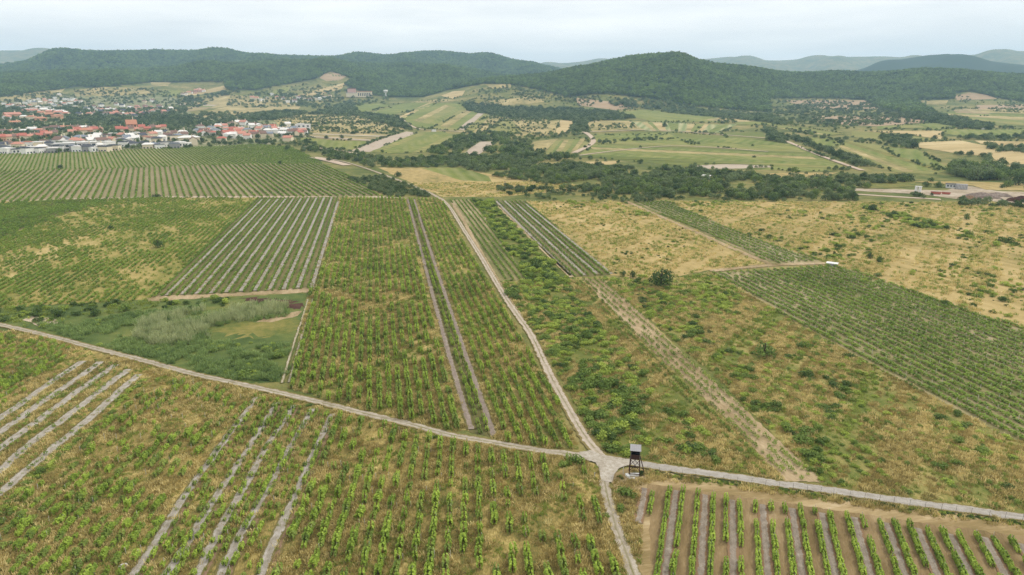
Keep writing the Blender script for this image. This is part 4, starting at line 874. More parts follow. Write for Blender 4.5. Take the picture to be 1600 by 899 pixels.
# ---- shrubs of the near ground
shrubs = []
def add_shrubs(reg, P, s, tones, gap=.6):
    k = in_view(P); P, s = P[k], s[k]; k = clear_of_roads(P, gap); P, s = P[k], s[k]; tl = tones.split()
    for p, q in zip(P, s): shrubs.append((p[0], p[1], q, tl[R.integers(0, len(tl))], reg))
def shr(reg, poly, spc, s0, s1, tones, nscale=14, thr=.0, seed=1, soft=.15):
    P = fill(poly, spc); v = vnoise(P[:, 0], P[:, 1], nscale, seed); k = R.random(len(P)) < np.clip((v - thr) / soft, 0, 1); P, v = P[k], v[k]
    add_shrubs(reg, P, R.uniform(s0, s1, len(P)) * (.75 + .5 * v), tones)
shr('the path brush', [(786, 440), (885, 434), (900, 470), (960, 540), (1010, 600), (1000, 660), (1030, 726), (1005, 726), (945, 704), (900, 630), (850, 545), (820, 500)], 1.8, .7, 1.6, 'mid mid mid dark light', 9, .08)
shr('the straw-side brush', [(900, 470), (990, 560), (1110, 690), (1190, 748), (1080, 738), (1030, 726), (1000, 660), (1010, 600)], 2.4, .6, 1.4, 'mid mid light', 10, .3)
shr('the vineyard brush strip', NEAR['brush_n'], 2.6, 1.1, 2.0, 'mid mid dark light', 14, .1)
shr('the weedy dry grass', NEAR['wild_ne'], 4.2, .5, 1.3, 'mid mid dark mid', 13, .42, 4, .2)
dW = vp_az(560); dv = A(math.sin(dW), math.cos(dW)); nv = A(dv[1], -dv[0])
for k, P in clip_rows(NEAR['wild_ne'], dW, 3.1, 0, 1.15):
    v = .6 * vnoise(P @ nv / 2.2, P @ dv / 9, 1, 3) + .4 * vnoise(P[:, 0], P[:, 1], 30, 5); P = P[(v > .56) & (R.random(len(P)) < .8)]
    if len(P): add_shrubs('the weedy dry grass', P + R.normal(size=P.shape) * .2, R.uniform(.45, .95, len(P)), 'mid light mid')
shr('the weedy straw edge', [(942, 436), (1000, 440), (1060, 470), (1180, 590), (1300, 700), (1340, 768), (1290, 752), (1130, 600)], 2.9, .7, 1.5, 'mid mid dark', 11, .3, 6, .2)
shr('the green hollow', [(940, 434), (1110, 430), (1160, 460), (1150, 510), (1060, 480), (980, 470)], 2.7, .6, 1.4, 'mid mid light', 16, .25, 7)
shr('the wide dry grass', NEAR['dry_ne'], 3.8, .3, 1.4, 'mid dark mid light', 24, .42, 8, .35)
shr('the long shrub line', [(1335, 318), (1372, 326), (1425, 340), (1482, 354), (1480, 360), (1435, 358), (1400, 346), (1340, 328)], 3.2, 1.2, 2.2, 'mid mid dark', 14, .1, 3)
shr('the dark shrub row', [(1280, 362), (1310, 366), (1345, 368), (1386, 382), (1384, 388), (1340, 374), (1290, 370)], 3.4, 1., 2.0, 'mid dark', 9, .1, 2)
shr('the dry grass plot', NEAR['dry_n'], 5, .3, .8, 'mid dark', 24, .35, 9, .3)
shr('the dry plot head', [(868, 314), (985, 317), (1030, 336), (1000, 340), (930, 328), (880, 324)], 4, .9, 1.7, 'mid mid light', 15, .35, 3)
shr('the marsh', [(-30, 500), (-30, 486), (120, 476), (380, 466), (360, 480), (250, 490), (200, 500), (100, 520), (60, 520)], 3.8, .7, 1.6, 'dark mid dark', 14, .35, 2)
shr('the marsh roadside', [(60, 520), (110, 524), (230, 545), (330, 540), (440, 530), (460, 545), (446, 596), (370, 596), (230, 561)], 3.0, .5, 1.2, 'mid dark mid', 12, .42, 5)
shr('the road verge', [(60, 526), (230, 569), (400, 609), (560, 650), (700, 686), (700, 692), (560, 658), (400, 618), (230, 578), (60, 534)], 3.2, .4, .8, 'mid light', 9, .5, 4)
for px_, py_, wpx, tone in [(978, 778, 36, 'mid'), (968, 800, 22, 'mid'), (947, 808, 17, 'mid'), (1003, 742, 13, 'dark'), (1013, 744, 10, 'mid'), (90, 495, 22, 'dark'), (52, 495, 18, 'dark'), (150, 493, 20, 'dark'), (195, 486, 22, 'mid'),
        (838, 415, 24, 'dark'), (800, 460, 30, 'mid'), (1170, 580, 22, 'dark'), (1080, 705, 34, 'dark'), (1110, 712, 24, 'dark'), (990, 640, 24, 'dark'), (1260, 590, 26, 'dark'), (1300, 605, 24, 'dark'), (935, 655, 26, 'dark'),
        (192, 623, 16, 'mid'), (380, 590, 26, 'mid'), (1235, 530, 18, 'mid'), (1255, 545, 22, 'mid'), (1230, 560, 18, 'dark'), (1520, 480, 14, 'dark'), (1370, 432, 16, 'dark'), (1350, 440, 12, 'mid'), (1450, 350, 22, 'mid'), (1570, 380, 26, 'dark'), (1555, 385, 20, 'mid'), (1325, 340, 18, 'mid'), (900, 725, 26, 'mid'), (880, 730, 20, 'mid')]:
    x, y, z = at(px_, py_); dd = y * cp - (z - H) * sp; shrubs.append((x, y, wpx * dd / F / 2.2, tone, 'the open ground'))
# continuous rough hedge left of the wild vines, south of the road
Wh = unproj(densify([(232, 592), (205, 612), (170, 650), (135, 680), (70, 735), (0, 800), (-30, 826)], 4, False))
add_shrubs('the gravel strip hedge', Wh + R.normal(size=Wh.shape) * .25, R.uniform(.5, 1.0, len(Wh)), 'mid mid light', .1)
Wf = unproj(densify([(972, 746), (1012, 740), (1087, 750), (1196, 763), (1302, 778), (1421, 795), (1545, 812), (1640, 824)], 3.5, False))
for q in range(3): add_shrubs('the fence line', Wf + R.normal(size=Wf.shape) * A(.5, .3), R.uniform(.2, .5, len(Wf)), 'dark mid dark', .0)
Sx = np.array([(s[0], s[1], s[2]) for s in shrubs]); d = np.hypot(Sx[:, 0], Sx[:, 1]); order = np.argsort(-(Sx[:, 2] / d)); sx, sy = pix(Sx[:, :2])
TONE = {'mid': 'green', 'dark': 'dark', 'light': 'yellowish'}; NS = 296; big = np.quantile(Sx[order[:NS], 2], [.33, .66])
for i_ in order[:NS]:
    x, y, s, tone, reg = shrubs[i_]; sz = 'small' if s < big[0] else ('middling' if s < big[1] else 'large')
    o = link('shrub', SHRUB[tone][int(R.integers(0, 4))], (x, y, float(ter(x, y)) - .05), float(R.uniform(0, 6.28)), (s, s, s * float(R.uniform(.55, .95))))
    tag(o, f'{sz} {TONE[tone]} shrub in {reg}, {where(sx[i_], sy[i_])}', 'shrub', 'shrubs in ' + reg)
rest = order[NS:]; alls = P_SHRUB['mid'] + P_SHRUB['dark'] + P_SHRUB['light']; off = {'mid': 0, 'dark': 4, 'light': 8}
scatter('scrub', np.column_stack([Sx[rest, :2], ter(Sx[rest, 0], Sx[rest, 1]) - .05]), R.uniform(0, 6.28, len(rest)), np.stack([Sx[rest, 2], Sx[rest, 2], Sx[rest, 2] * R.uniform(.5, .9, len(rest))], 1),
    [off[shrubs[i_][3]] + R.integers(0, 4) for i_ in rest], alls)

# ---- vines
wild = []           # loose vines one can tell apart: x, y, az, scale, kind, field, row
mass = {'vine': [], 'old': [], 'far': [], 'young': []}
def rows(reg, poly, az, spacing, step, prob, kind, s=(.9, 1.2), near=False, nsc=(11, 3.2), thr=.42, soft=.3, gap=.25, phase=0., seed=1):
    for k, P in clip_rows(poly, az, spacing, phase, step):
        v = .6 * vnoise(P[:, 0], P[:, 1], nsc[0], seed) + .4 * vnoise(P[:, 0], P[:, 1], nsc[1], seed + k)
        m = (R.random(len(P)) < prob * np.clip((v - thr) / soft + .5, 0, 1)) & in_view(P, 30); P = P[m]
        if not len(P): continue
        if gap > 0: P = P[clear_of_roads(P, gap)]
        if not len(P): continue
        P = P + R.normal(size=P.shape) * A(.1, .1); sc = R.uniform(s[0], s[1], len(P))
        for p, q in zip(P, sc):
            (wild if near else mass[kind]).append((p[0], p[1], az, q, kind, reg, k))
S_LEFT = [(-50, 518), (60, 530), (118, 548), (20, 628), (-50, 680)]
S_PALE = [(118, 556), (225, 584), (110, 705), (0, 795), (-60, 830), (-60, 700)]
S_WILD = [(240, 590), (390, 614), (380, 650), (300, 760), (190, 930), (-60, 930), (-60, 850), (60, 760)]
S_GREY = [(395, 618), (525, 648), (400, 930), (190, 930)]
S_BOTTOM = [(532, 650), (640, 678), (760, 704), (905, 724), (935, 735), (945, 800), (985, 930), (405, 930)]
rows('the leftmost tawny vineyard', S_LEFT, AZ_S, 2.3, 1.2, .85, 'vine', (.7, 1.1), True, seed=2)
rows('the pale gravel strips', S_PALE, AZ_S, 1.7, 1.3, .5, 'young', (.8, 1.5), True, gap=-.6, thr=.35, seed=3)
rows('the hedge-side vineyard', S_WILD, AZ_S, 2.35, 1.1, .78, 'vine', (.6, 1.2), True, seed=4)
rows('the gravel striped vineyard', S_GREY, AZ_S, 1.3, 1.1, .62, 'vine', (.5, .9), True, gap=-.12, thr=.3, seed=5)
rows('the bottom vineyard', S_BOTTOM, AZ_S, 2.45, 1.15, .8, 'vine', (.75, 1.3), True, thr=.38, seed=6)
rows('', NEAR['wild_mid'], AZ_N, 2.25, 1.2, .9, 'vine', (.8, 1.45), thr=.36, seed=7, nsc=(16, 4))
rows('', NEAR['vines_mid'], AZ_N, 2.3, 1.15, .92, 'vine', (.8, 1.2), thr=.28, seed=8)
rows('', NEAR['lane_mid'], AZ_N, 1.5, 1.1, .75, 'vine', (.7, 1.0), thr=.25, seed=9, gap=.1)
rows('', NEAR['strip_vines'], AZ_N, 2.4, 1.5, .98, 'far', (.75, 1.0), thr=.1, seed=10, phase=ph_strip + 1.2, gap=.0)
rows('', NEAR['wild_left'], AZ_N, 2.5, 1.4, .9, 'far', (.8, 1.2), thr=.43, seed=11, nsc=(22, 5))
rows('', NEAR['dark_left'], AZ_N, 3.0, 1.6, .95, 'far', (.8, 1.1), thr=.0, seed=11)
rows('', NEAR['vines_d'], AZ_N, 2.5, 1.5, .97, 'far', (.75, 1.0), thr=.1, seed=12)
rows('', NEAR['vines_c'], vp_az(600), 2.7, 1.5, .95, 'far', (.75, 1.0), thr=.15, seed=13)
rows('', NEAR['vines_b'], vp_az(566), 3.0, 1.5, .98, 'far', (.85, 1.1), thr=.05, seed=14)
rows('', NEAR['vines_a'], vp_az(552), 2.9, 1.5, .97, 'far', (.9, 1.25), thr=.05, seed=15)
rows('', [(892, 436), (915, 436), (1010, 540), (1130, 652), (1230, 752), (1190, 748), (1000, 560)], vp_az(588), 2.0, 1.2, .8, 'old', (.5, .85), thr=.2, seed=16)
rows('', [(915, 436), (942, 436), (1120, 600), (1280, 752), (1230, 752), (1010, 540)], vp_az(588), 2.0, 1.0, .8, 'young', (1.0, 1.7), thr=.2, seed=17)
rows('', NEAR['wild_ne'], vp_az(560), 4.6, 1.5, .55, 'old', (.5, .9), thr=.55, soft=.2, seed=18)
rows('', NEAR['far_vines_a'], vp_az(232), 4.1, 2.0, .97, 'far', (1.2, 1.6), thr=.05, seed=19, gap=0)
rows('', NEAR['far_vines_b'], vp_az(110), 3.4, 2.0, .97, 'far', (1.05, 1.4), thr=.0, seed=20, gap=0)
Wv = np.array([(a[0], a[1]) for a in wild]); order = np.argsort(np.hypot(Wv[:, 0], Wv[:, 1])); vx, vy = pix(Wv)
vis = [i_ for i_ in order if -5 < vx[i_] < 1605 and vy[i_] < 905]
NV = 290; first = set(vis[:NV])
for i_ in vis[:NV]:
    x, y, az, s, kind, reg, k = wild[i_]
    if kind == 'young': me = VINE_YOUNG[int(R.integers(0, 3))]
    else: me = VINE[int(R.integers(0, 5))] if R.random() < .75 else VINE_OLD[int(R.integers(0, 4))]
    sz = 'small' if s < .78 else ('leafy' if s < .98 else 'tall bushy')
    st = R.random() < .22
    lab = f'{sz} grapevine{" with stake" if st else ""} in {reg}, {where(vx[i_], vy[i_], (reg,))}'
    t = link('grapevine', None, (x, y, 0), -az + float(R.normal() * .1), (s, s, s)); tag(t, lab, 'grapevine', 'vines in ' + reg)
    link('foliage', me, (0, 0, 0), 0, parent=t); link('vine_trunk', VTRUNK, parent=t)
    if st: link('stake', STAKE, (.25, .3, 0), 0, (1 / s,) * 3, parent=t)
for i_ in range(len(wild)):
    if i_ not in first: mass[wild[i_][4]].append(wild[i_])
for kind, protos, nm in (('vine', P_VINE + P_OLD, 'vineyard_foliage'), ('far', P_FAR, 'distant_vineyard_foliage'), ('old', P_OLD, 'overgrown_vines'), ('young', P_YOUNG, 'young_vines')):
    m = mass[kind]; n = len(m); P = np.array([(a[0], a[1]) for a in m]); s = np.array([a[3] for a in m])
    scatter(nm, up(P), -np.array([a[2] for a in m]) + R.normal(size=n) * .1 + np.pi * R.integers(0, 2, n), np.stack([s, s, s * (R.uniform(.5, .8, n) if kind == 'far' else R.uniform(.8, 1.2, n))], 1), R.integers(0, 99, n), protos)
# stakes standing free in the tawny vineyards, and the posts of the trellised fields
k = 0
for poly in (S_WILD, S_BOTTOM, S_GREY, S_LEFT):
    for row, P in clip_rows(poly, AZ_S, 2.35, .3, 4.5):
        P = P[in_view(P, 0) & (R.random(len(P)) < (.4 if poly is S_WILD else .16))]
        if len(P): P = P[clear_of_roads(P, .2)]
        for p in P:
            qx, qy = pix(p[None]); k += 1
            if k > 130: break
            o = link('vineyard_stake', STAKE, (p[0], p[1], 0), float(R.uniform(0, 1)), (1, 1, float(R.uniform(.7, 1.1)))); o.rotation_euler.x = float(R.normal() * .06)
            tag(o, f'thin pale wooden stake in the tawny grass, {where(qx[0], qy[0])}', 'stake', 'stakes left in the tawny vineyards')
Pp = []
for poly, az in ((NEAR['vines_a'], vp_az(552)), (NEAR['vines_b'], vp_az(566)), (NEAR['vines_c'], vp_az(600))):
    for row, P in clip_rows(poly, az, 2.9, .1, 5.0): Pp.append(P[in_view(P, 10)])
Pp = np.concatenate(Pp); scatter('trellis_posts', up(Pp), R.uniform(0, 1, len(Pp)), np.stack([np.full(len(Pp), 1.1), np.full(len(Pp), 1.1), R.uniform(.9, 1.15, len(Pp))], 1), np.zeros(len(Pp)), P_STAKE)
# the tidy rows of the bare-soil vineyard: each row a thing, its vines parts
ORD = 'first second third fourth fifth sixth seventh eighth ninth tenth eleventh twelfth thirteenth fourteenth fifteenth sixteenth seventeenth eighteenth nineteenth twentieth twenty-first twenty-second twenty-third twenty-fourth twenty-fifth'.split()
for i_, p0 in enumerate(RW):
    t = link('vine_row', None, (p0[0], p0[1], 0), -AZ_R)
    tag(t, f'{ORD[i_]} trained row of green vines counted from the gravel path, in the bare soil vineyard', 'vine row', 'vine rows of the bare soil vineyard')
    g = rg(900 + i_); y = 0.; gapn = 0
    for k in range(46):
        y -= .95
        if gapn > 0: gapn -= 1; continue
        if g.random() < .07: gapn = int(g.integers(1, 4)) if g.random() < .4 else 0; continue
        q = p0 + dR * y; qx, qy = pix(q[None])
        if qx[0] > 1620 or qy[0] > 930 or qx[0] < 1011 + (qy[0] - 764) * .07: continue
        s = float(g.uniform(.82, 1.12))
        link('vine', VINE[int(g.integers(0, 5))], (float(g.normal() * .06), y, 0), float(g.normal() * .08) + math.pi * int(g.integers(0, 2)), (s * .85, s, s * float(g.uniform(.66, .92))), t)
        if k % 5 == 0: link('post', STAKE, (.02, y + .45, 0), 0, (.8, .8, .9), t)

# ---- grass, reeds
PINK = [(908, 436), (942, 436), (1120, 600), (1288, 754), (1228, 752), (1130, 650), (1010, 540)]
def tufts(name, n, r0, r1, masks, s0, s1, protos, dens=None, gap=-.05):
    a_ = R.uniform(-rad(42), rad(42), n); r_ = np.sqrt(R.uniform(r0 ** 2, r1 ** 2, n)); P = np.stack([r_ * np.sin(a_), r_ * np.cos(a_)], 1)
    P = P[in_view(P, 20)]; x, y = pix(P); m = np.zeros(len(P), bool)
    for poly in masks: m |= inpoly(x, y, poly)
    m &= ~(inpoly(x, y, PINK) & (R.random(len(P)) < .9))
    P = P[m]
    if dens: P = P[R.random(len(P)) < dens(P)]
    P = P[clear_of_roads(P, gap)]; s = R.uniform(s0, s1, len(P))
    scatter(name, up(P), R.uniform(0, 6.28, len(P)), s, R.integers(0, 99, len(P)), protos)
GR = [[(892, 436), (910, 436), (1010, 545), (1130, 655), (1225, 752), (1190, 748), (1000, 560)], NEAR['wild_mid'], NEAR['vines_mid'], NEAR['wild_ne'], NEAR['brush_c'], NEAR['south'], [(955, 740), (985, 734), (1640, 824), (1640, 834), (1300, 786), (1100, 758), (1020, 752), (1000, 770), (1000, 960), (985, 960)]]
ds_ = lambda sd, th: (lambda P: np.clip((.55 * vnoise(P[:, 0], P[:, 1], 9, sd) + .45 * vnoise(P[:, 0], P[:, 1], 2.4, sd + 3) - th) / .25, 0, 1))
tufts('straw_grass', 110000, 70, 230, GR, .8, 1.7, P_TUFT['straw_tuft'], ds_(3, .46)); tufts('tawny_grass', 115000, 70, 240, GR, .7, 1.5, P_TUFT['tan_tuft'], ds_(5, .38)); tufts('green_grass', 90000, 70, 240, GR, .6, 1.2, P_TUFT['green_tuft'], ds_(8, .46))
tufts('distant_straw_grass', 70000, 230, 520, GR + [NEAR['dry_ne'], NEAR['dry_n'], NEAR['tan_n']], 1.2, 2.4, P_TUFT['straw_tuft'], ds_(4, .4)); tufts('distant_green_grass', 60000, 240, 520, GR + [NEAR['dry_ne'], NEAR['dry_n'], NEAR['wild_left'], NEAR['marsh'], NEAR['tan_n']], 1.0, 2.0, P_TUFT['green_tuft'], ds_(6, .4))
G_ = np.array([(p[0], p[1]) for o in COL.objects if o.name.startswith('gravel_strip') for p in [o.data.vertices[int(q)].co for q in R.integers(0, len(o.data.vertices), len(o.data.vertices) // 4)]])
G_ = G_[(np.hypot(G_[:, 0], G_[:, 1]) < 330)] + R.normal(size=(int((np.hypot(G_[:, 0], G_[:, 1]) < 330).sum()), 2)) * .25
G_ = G_[in_view(G_, 10)]; scatter('strip_weeds', up(G_), R.uniform(0, 6.28, len(G_)), R.uniform(.5, 1.1, len(G_)), R.integers(0, 99, len(G_)), P_TUFT['green_tuft'] + P_TUFT['tan_tuft'])
RE = [[(225, 500), (262, 492), (330, 484), (400, 478), (450, 478), (440, 494), (400, 500), (340, 508), (322, 520), (330, 536), (250, 542), (210, 530)]]
SE = [[(60, 508), (140, 500), (230, 488), (330, 478), (440, 474), (452, 494), (330, 512), (330, 545), (230, 560), (120, 535)], [(230, 545), (330, 535), (445, 528), (462, 545), (446, 596), (360, 594), (250, 566)]]
tufts('reeds', 90000, 150, 330, RE, .8, 1.5, P_REED, lambda P: np.clip((vnoise(P[:, 0], P[:, 1], 9, 2) - .28) / .4, 0, .6)); tufts('sedges', 90000, 150, 330, SE, .7, 1.4, P_SEDGE, lambda P: np.clip((vnoise(P[:, 0], P[:, 1], 10, 6) - .3) / .25, 0, .6))

# ------------------------------------------------------------------ hunting tower
x, y, z = at(991, 740.5); tw = link('hunting_tower', None, (x, y, 0), -math.atan2(x, y) + .03)
tag(tw, 'brown wooden hunting tower with grey tin roof and ladder beside the paved road', 'hunting tower')
def part(nm, mb, mat, par): return link(nm, mb.mesh(nm, M[mat]), parent=par)
for sx_ in (-1, 1):
    for sy_ in (-1, 1): part('leg', MB().bar((sx_ * .98, sy_ * .95, -.1), (sx_ * .76, sy_ * .74, 3.45), .15), 'brown_wood', tw)
for sy_ in (-1, 1):
    for a, b in ((-1, 1), (1, -1)): part('brace', MB().bar((a * .9, sy_ * .96 + a * .06, 1.15), (b * .78, sy_ * .84 + a * .06, 3.3), .11, .06), 'brown_wood', tw)
for sx_ in (-1, 1):
    for a, b in ((-1, 1), (1, -1)): part('brace', MB().bar((sx_ * .95 + a * .05, a * .9, 1.0), (sx_ * .8 + a * .05, b * .78, 3.3), .1, .06), 'brown_wood', tw)
part('ground_beam', MB().bar((-1.0, .95, .95), (1.0, .95, .95), .12), 'brown_wood', tw); part('ground_beam', MB().bar((-1.0, -1.02, .55), (1.0, -1.02, .55), .1), 'brown_wood', tw)
part('floor', MB().box(-.86, .86, -.86, .86, 3.4, 3.5), 'brown_wood', tw)
for k in range(9):
    for nm, sgn in (('wall_board', -1),):
        part('wall_board', MB().box(-.84 + k * .187, -.84 + k * .187 + .175, -.84 - .012 * (k % 2), -.79, 3.5, 4.34), 'brown_wood', tw)
for k in range(7):
    part('wall_board', MB().box(-.84, .84, .79, .84 + .01 * (k % 2), 3.5 + k * .24, 3.5 + k * .24 + .225), 'brown_wood', tw)
    if k < 4 or k == 6:
        for sx_ in (-1, 1): part('wall_board', MB().box(min(sx_ * .79, sx_ * .84), max(sx_ * .79, sx_ * .84), -.78, .78, 3.5 + k * .24, 3.5 + k * .24 + .225), 'brown_wood', tw)
part('front_lintel', MB().box(-.84, .84, -.85, -.78, 5.0, 5.2), 'brown_wood', tw)
for sx_ in (-1, 1):
    for sy_ in (-1, 1): part('corner_post', MB().box(sx_ * .8 - .05, sx_ * .8 + .05, sy_ * .8 - .05, sy_ * .8 + .05, 3.5, 5.2), 'greypost' if sy_ < 0 else 'brown_wood', tw)
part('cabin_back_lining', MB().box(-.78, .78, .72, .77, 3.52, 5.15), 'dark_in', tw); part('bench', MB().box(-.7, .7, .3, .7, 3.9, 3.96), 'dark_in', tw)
rf = part('roof', MB().hexa([(-1.0, -1.1, 5.22), (1.0, -1.1, 5.22), (1.0, 1.05, 5.42), (-1.0, 1.05, 5.42), (-1.0, -1.1, 5.27), (1.0, -1.1, 5.27), (1.0, 1.05, 5.47), (-1.0, 1.05, 5.47)]), 'tin', tw)
for k in range(6):
    xx = -.95 + k * .38; part('roof_rib', MB().hexa([(xx - .03, -1.1, 5.27), (xx + .03, -1.1, 5.27), (xx + .03, 1.05, 5.47), (xx - .03, 1.05, 5.47), (xx - .02, -1.1, 5.31), (xx + .02, -1.1, 5.31), (xx + .02, 1.05, 5.51), (xx - .02, 1.05, 5.51)]), 'tin', rf)
ld = link('ladder', None, parent=tw)
for sy_ in (-.22, .22): part('rail', MB().bar((1.95, sy_, -.05), (.9, sy_, 3.6), .14, .1), 'brown_wood', ld)
for k in range(9): t = (k + .7) / 9.5; part('rung', MB().bar((1.95 - 1.05 * t, -.22, 3.6 * t), (1.95 - 1.05 * t, .22, 3.6 * t), .06), 'brown_wood', ld)
def slab(label, px_, py_, L_, W_, Hh, rz):
    x, y, z = at(px_, py_); o = link('concrete_slab', MB().hexa([(-L_ / 2, -W_ / 2, -.03), (L_ / 2, -W_ / 2, -.03), (L_ / 2, W_ / 2, -.03), (-L_ / 2, W_ / 2, -.03), (-L_ / 2 + .03, -W_ / 2 + .03, Hh), (L_ / 2 - .03, -W_ / 2 + .02, Hh + .02), (L_ / 2 - .04, W_ / 2 - .03, Hh), (-L_ / 2 + .05, W_ / 2 - .03, Hh - .02)]).mesh('concrete_slab', M['white']), (x, y, 0), rz)
    tag(o, label, 'slab', 'white slabs under the tower')
slab('long white concrete slab lying under the front of the wooden tower', 992, 744, 1.8, .6, .5, .0); slab('short tilted white slab at the left leg of the wooden tower', 980.5, 745, .6, 1.0, .45, .3)
slab('low broken white slab lying in front of the long one', 987, 748.5, 1.2, .35, .2, .1)
x, y, z = at(973.5, 742); o = link('fence_corner_post', MB().box(-.06, .06, -.06, .06, -.1, 1.5).mesh('fence_corner_post', M['stake']), (x, y, 0)); tag(o, 'short pale post standing left of the wooden tower', 'post')
x, y, z = at(929, 748); o = link('path_marker_post', MB().box(-.06, .06, -.06, .06, -.1, 1.3).mesh('path_marker_post', M['stake']), (x, y, 0)); tag(o, 'pale wooden marker post in the grass left of the forked path', 'post')

# ------------------------------------------------------------------ wire fence along the road
FP = [(1012, 738), (1030, 740.5), (1048, 743), (1066, 745), (1087, 748), (1108, 751), (1130, 753.5), (1152, 756), (1174, 758), (1196, 761), (1217, 764), (1239, 766), (1261, 769), (1282, 772), (1302, 775), (1327, 779), (1350, 782), (1374, 785),
    (1396, 788), (1421, 792), (1445, 796), (1470, 799), (1493, 802), (1517, 805), (1545, 809), (1570, 812), (1597, 815), (1622, 818)]
FW = unproj(FP); fn = link('wire_fence', None, (FW[0][0], FW[0][1], 0)); tag(fn, 'thin wire mesh fence with slender grey posts along the paved road', 'fence')
pm = MB().box(-.02, .02, -.02, .02, -.1, 1.4).mesh('post', M['greypost']); bw = MB()
for p in FW: o = link('post', pm, (p[0] - FW[0][0], p[1] - FW[0][1], 0), parent=fn); o.rotation_euler.y = float(R.normal() * .02)
for a, b in zip(FW[:-1], FW[1:]):
    a = a - FW[0]; b = b - FW[0]
    for h_ in (.12, .5, .9, 1.35): bw.bar((a[0], a[1], h_), (b[0], b[1], h_ + .01), .008)
    for q in range(1, 12): p = a + (b - a) * q / 12; bw.bar((p[0], p[1], .05), (p[0], p[1], 1.35), .005)
o = link('wire_mesh', bw.mesh('wire_mesh', M['wire']), parent=fn); o['kind'] = 'stuff'

# ------------------------------------------------------------------ well ring, container, yard
x, y, z = at(193, 888)
V = []; Fc = []
for k in range(20):
    a = 2 * math.pi * k / 20
    for r_, zz in ((.62, -.05), (.62, .42), (.42, .42), (.42, -.05)): V.append((r_ * math.cos(a), r_ * math.sin(a), zz))
for k in range(20):
    for q in range(3): Fc.append((k * 4 + q, ((k + 1) % 20) * 4 + q, ((k + 1) % 20) * 4 + q + 1, k * 4 + q + 1))
o = link('well_ring', None, (x, y, 0)); tag(o, 'pale concrete well ring lying in tawny grass beside the grey gravel strips', 'well ring')
link('ring', mesh_np('ring', V, Fc, M['concrete']), parent=o); link('well_bottom', tube('well_bottom', [(0, 0, .0), (0, 0, .03)], [.42, .001], M['dark_in'], 16), parent=o)
x, y, z = at(1300, 416); az = math.atan2(x, y); o = link('container', None, (x, y, 0), -az - .12, .85); tag(o, 'low white container with overhanging roof at the corner of the trellised vineyard', 'container')
part('body', MB().box(-2.3, 2.2, -1.1, 1.1, 0, 1.35), 'tin', o); part('roof', MB().hexa([(-2.6, -1.25, 1.35), (2.5, -1.25, 1.35), (2.5, 1.3, 1.6), (-2.6, 1.3, 1.6), (-2.6, -1.25, 1.5), (2.5, -1.25, 1.5), (2.5, 1.3, 1.75), (-2.6, 1.3, 1.75)]), 'white', o); part('door', MB().box(-.4, .5, -1.13, -1.1, .05, 1.25), 'wall_grey', o)
x, y, z = at(1434, 300); o = link('kiosk', None, (x, y, z), -math.atan2(x, y) - .2); tag(o, 'small white two-sided kiosk standing at the yard entrance', 'kiosk')
part('body', MB().box(-1.9, -.4, -1, 1, 0, 3.6), 'white', o); part('body', MB().box(.4, 1.9, -1, 1, 0, 3.6), 'white', o); part('roof', MB().box(-2.1, 2.1, -1.1, 1.1, 3.6, 3.85), 'white', o)
x, y, z = at(1488, 294); o = link('yard_office', None, (x, y, z), -math.atan2(x, y) + .1); tag(o, 'low white yard office with dark flat roof and window band', 'building')
part('wall', MB().box(-4.2, 4.2, -2, 2, 0, 2.8), 'white', o); part('roof', MB().box(-4.5, 4.5, -2.3, 2.3, 2.8, 3.1), 'darkroof', o)
for k in range(4): part('window', MB().box(-3.6 + k * 1.9, -2.4 + k * 1.9, -2.05, -2, 1.1, 2.2), 'glass', o)
x, y, z = at(1502, 296); o = link('container', None, (x, y, z), -math.atan2(x, y) + .15); tag(o, 'pale ribbed storage container right of the yard office', 'container')
b_ = part('body', MB().box(-3.4, 3.4, -1.6, 1.6, 0, 3.6), 'tin', o)
for k in range(8): part('rib', MB().box(-3.2 + k * .88, -3.0 + k * .88, -1.68, -1.6, .2, 3.4), 'white', o)
for lab, px_, py_, s in (('longer red open skip in front of the rubble, left one', 1462, 304, 1.0), ('shorter red open skip in front of the rubble, right one', 1478, 304, .85)):
    x, y, z = at(px_, py_); o = link('skip', None, (x, y, z), -math.atan2(x, y), (s, s, s)); tag(o, lab, 'skip', 'red skips in the yard')
    part('tub', MB().hexa([(-2.6, -1, .3), (2.6, -1, .3), (2.6, 1, .3), (-2.6, 1, .3), (-3.2, -1.1, 1.8), (3.2, -1.1, 1.8), (3.2, 1.1, 1.8), (-3.2, 1.1, 1.8)]), 'red_paint', o); part('load', MB().box(-2.9, 2.9, -.95, .95, 1.8, 1.95), 'rubble', o); part('skid', MB().box(-2.4, 2.4, -.8, -.6, 0, .3), 'greypost', o); part('skid', MB().box(-2.4, 2.4, .6, .8, 0, .3), 'greypost', o)
def heap(lab, px_, py_, L_, W_, Hh, sd, mat='rubble'):
    x, y, z = at(px_, py_); g = rg(sd); n = 26; V = []; Fc = []
    for i_ in range(n):
        for j_ in range(n):
            u, v = i_ / (n - 1) * 2 - 1, j_ / (n - 1) * 2 - 1; q = max(0, 1 - (u * u + v * v)) ** .7
            hh = q * Hh * (.6 + .6 * float(vnoise(u * 3, v * 3, 1, sd))) + (g.uniform(-.2, .25) if q > 0 else 0); V.append((u * L_, v * W_, max(hh, -.1) - .05))
    for i_ in range(n - 1):
        for j_ in range(n - 1): a = i_ * n + j_; Fc.append((a, a + n, a + n + 1, a + 1))
    o = link('rubble_heap', mesh_np('rubble_heap', V, Fc, M[mat]), (x, y, z), -math.atan2(x, y)); tag(o, lab, 'rubble heap', 'heaps in the yard')
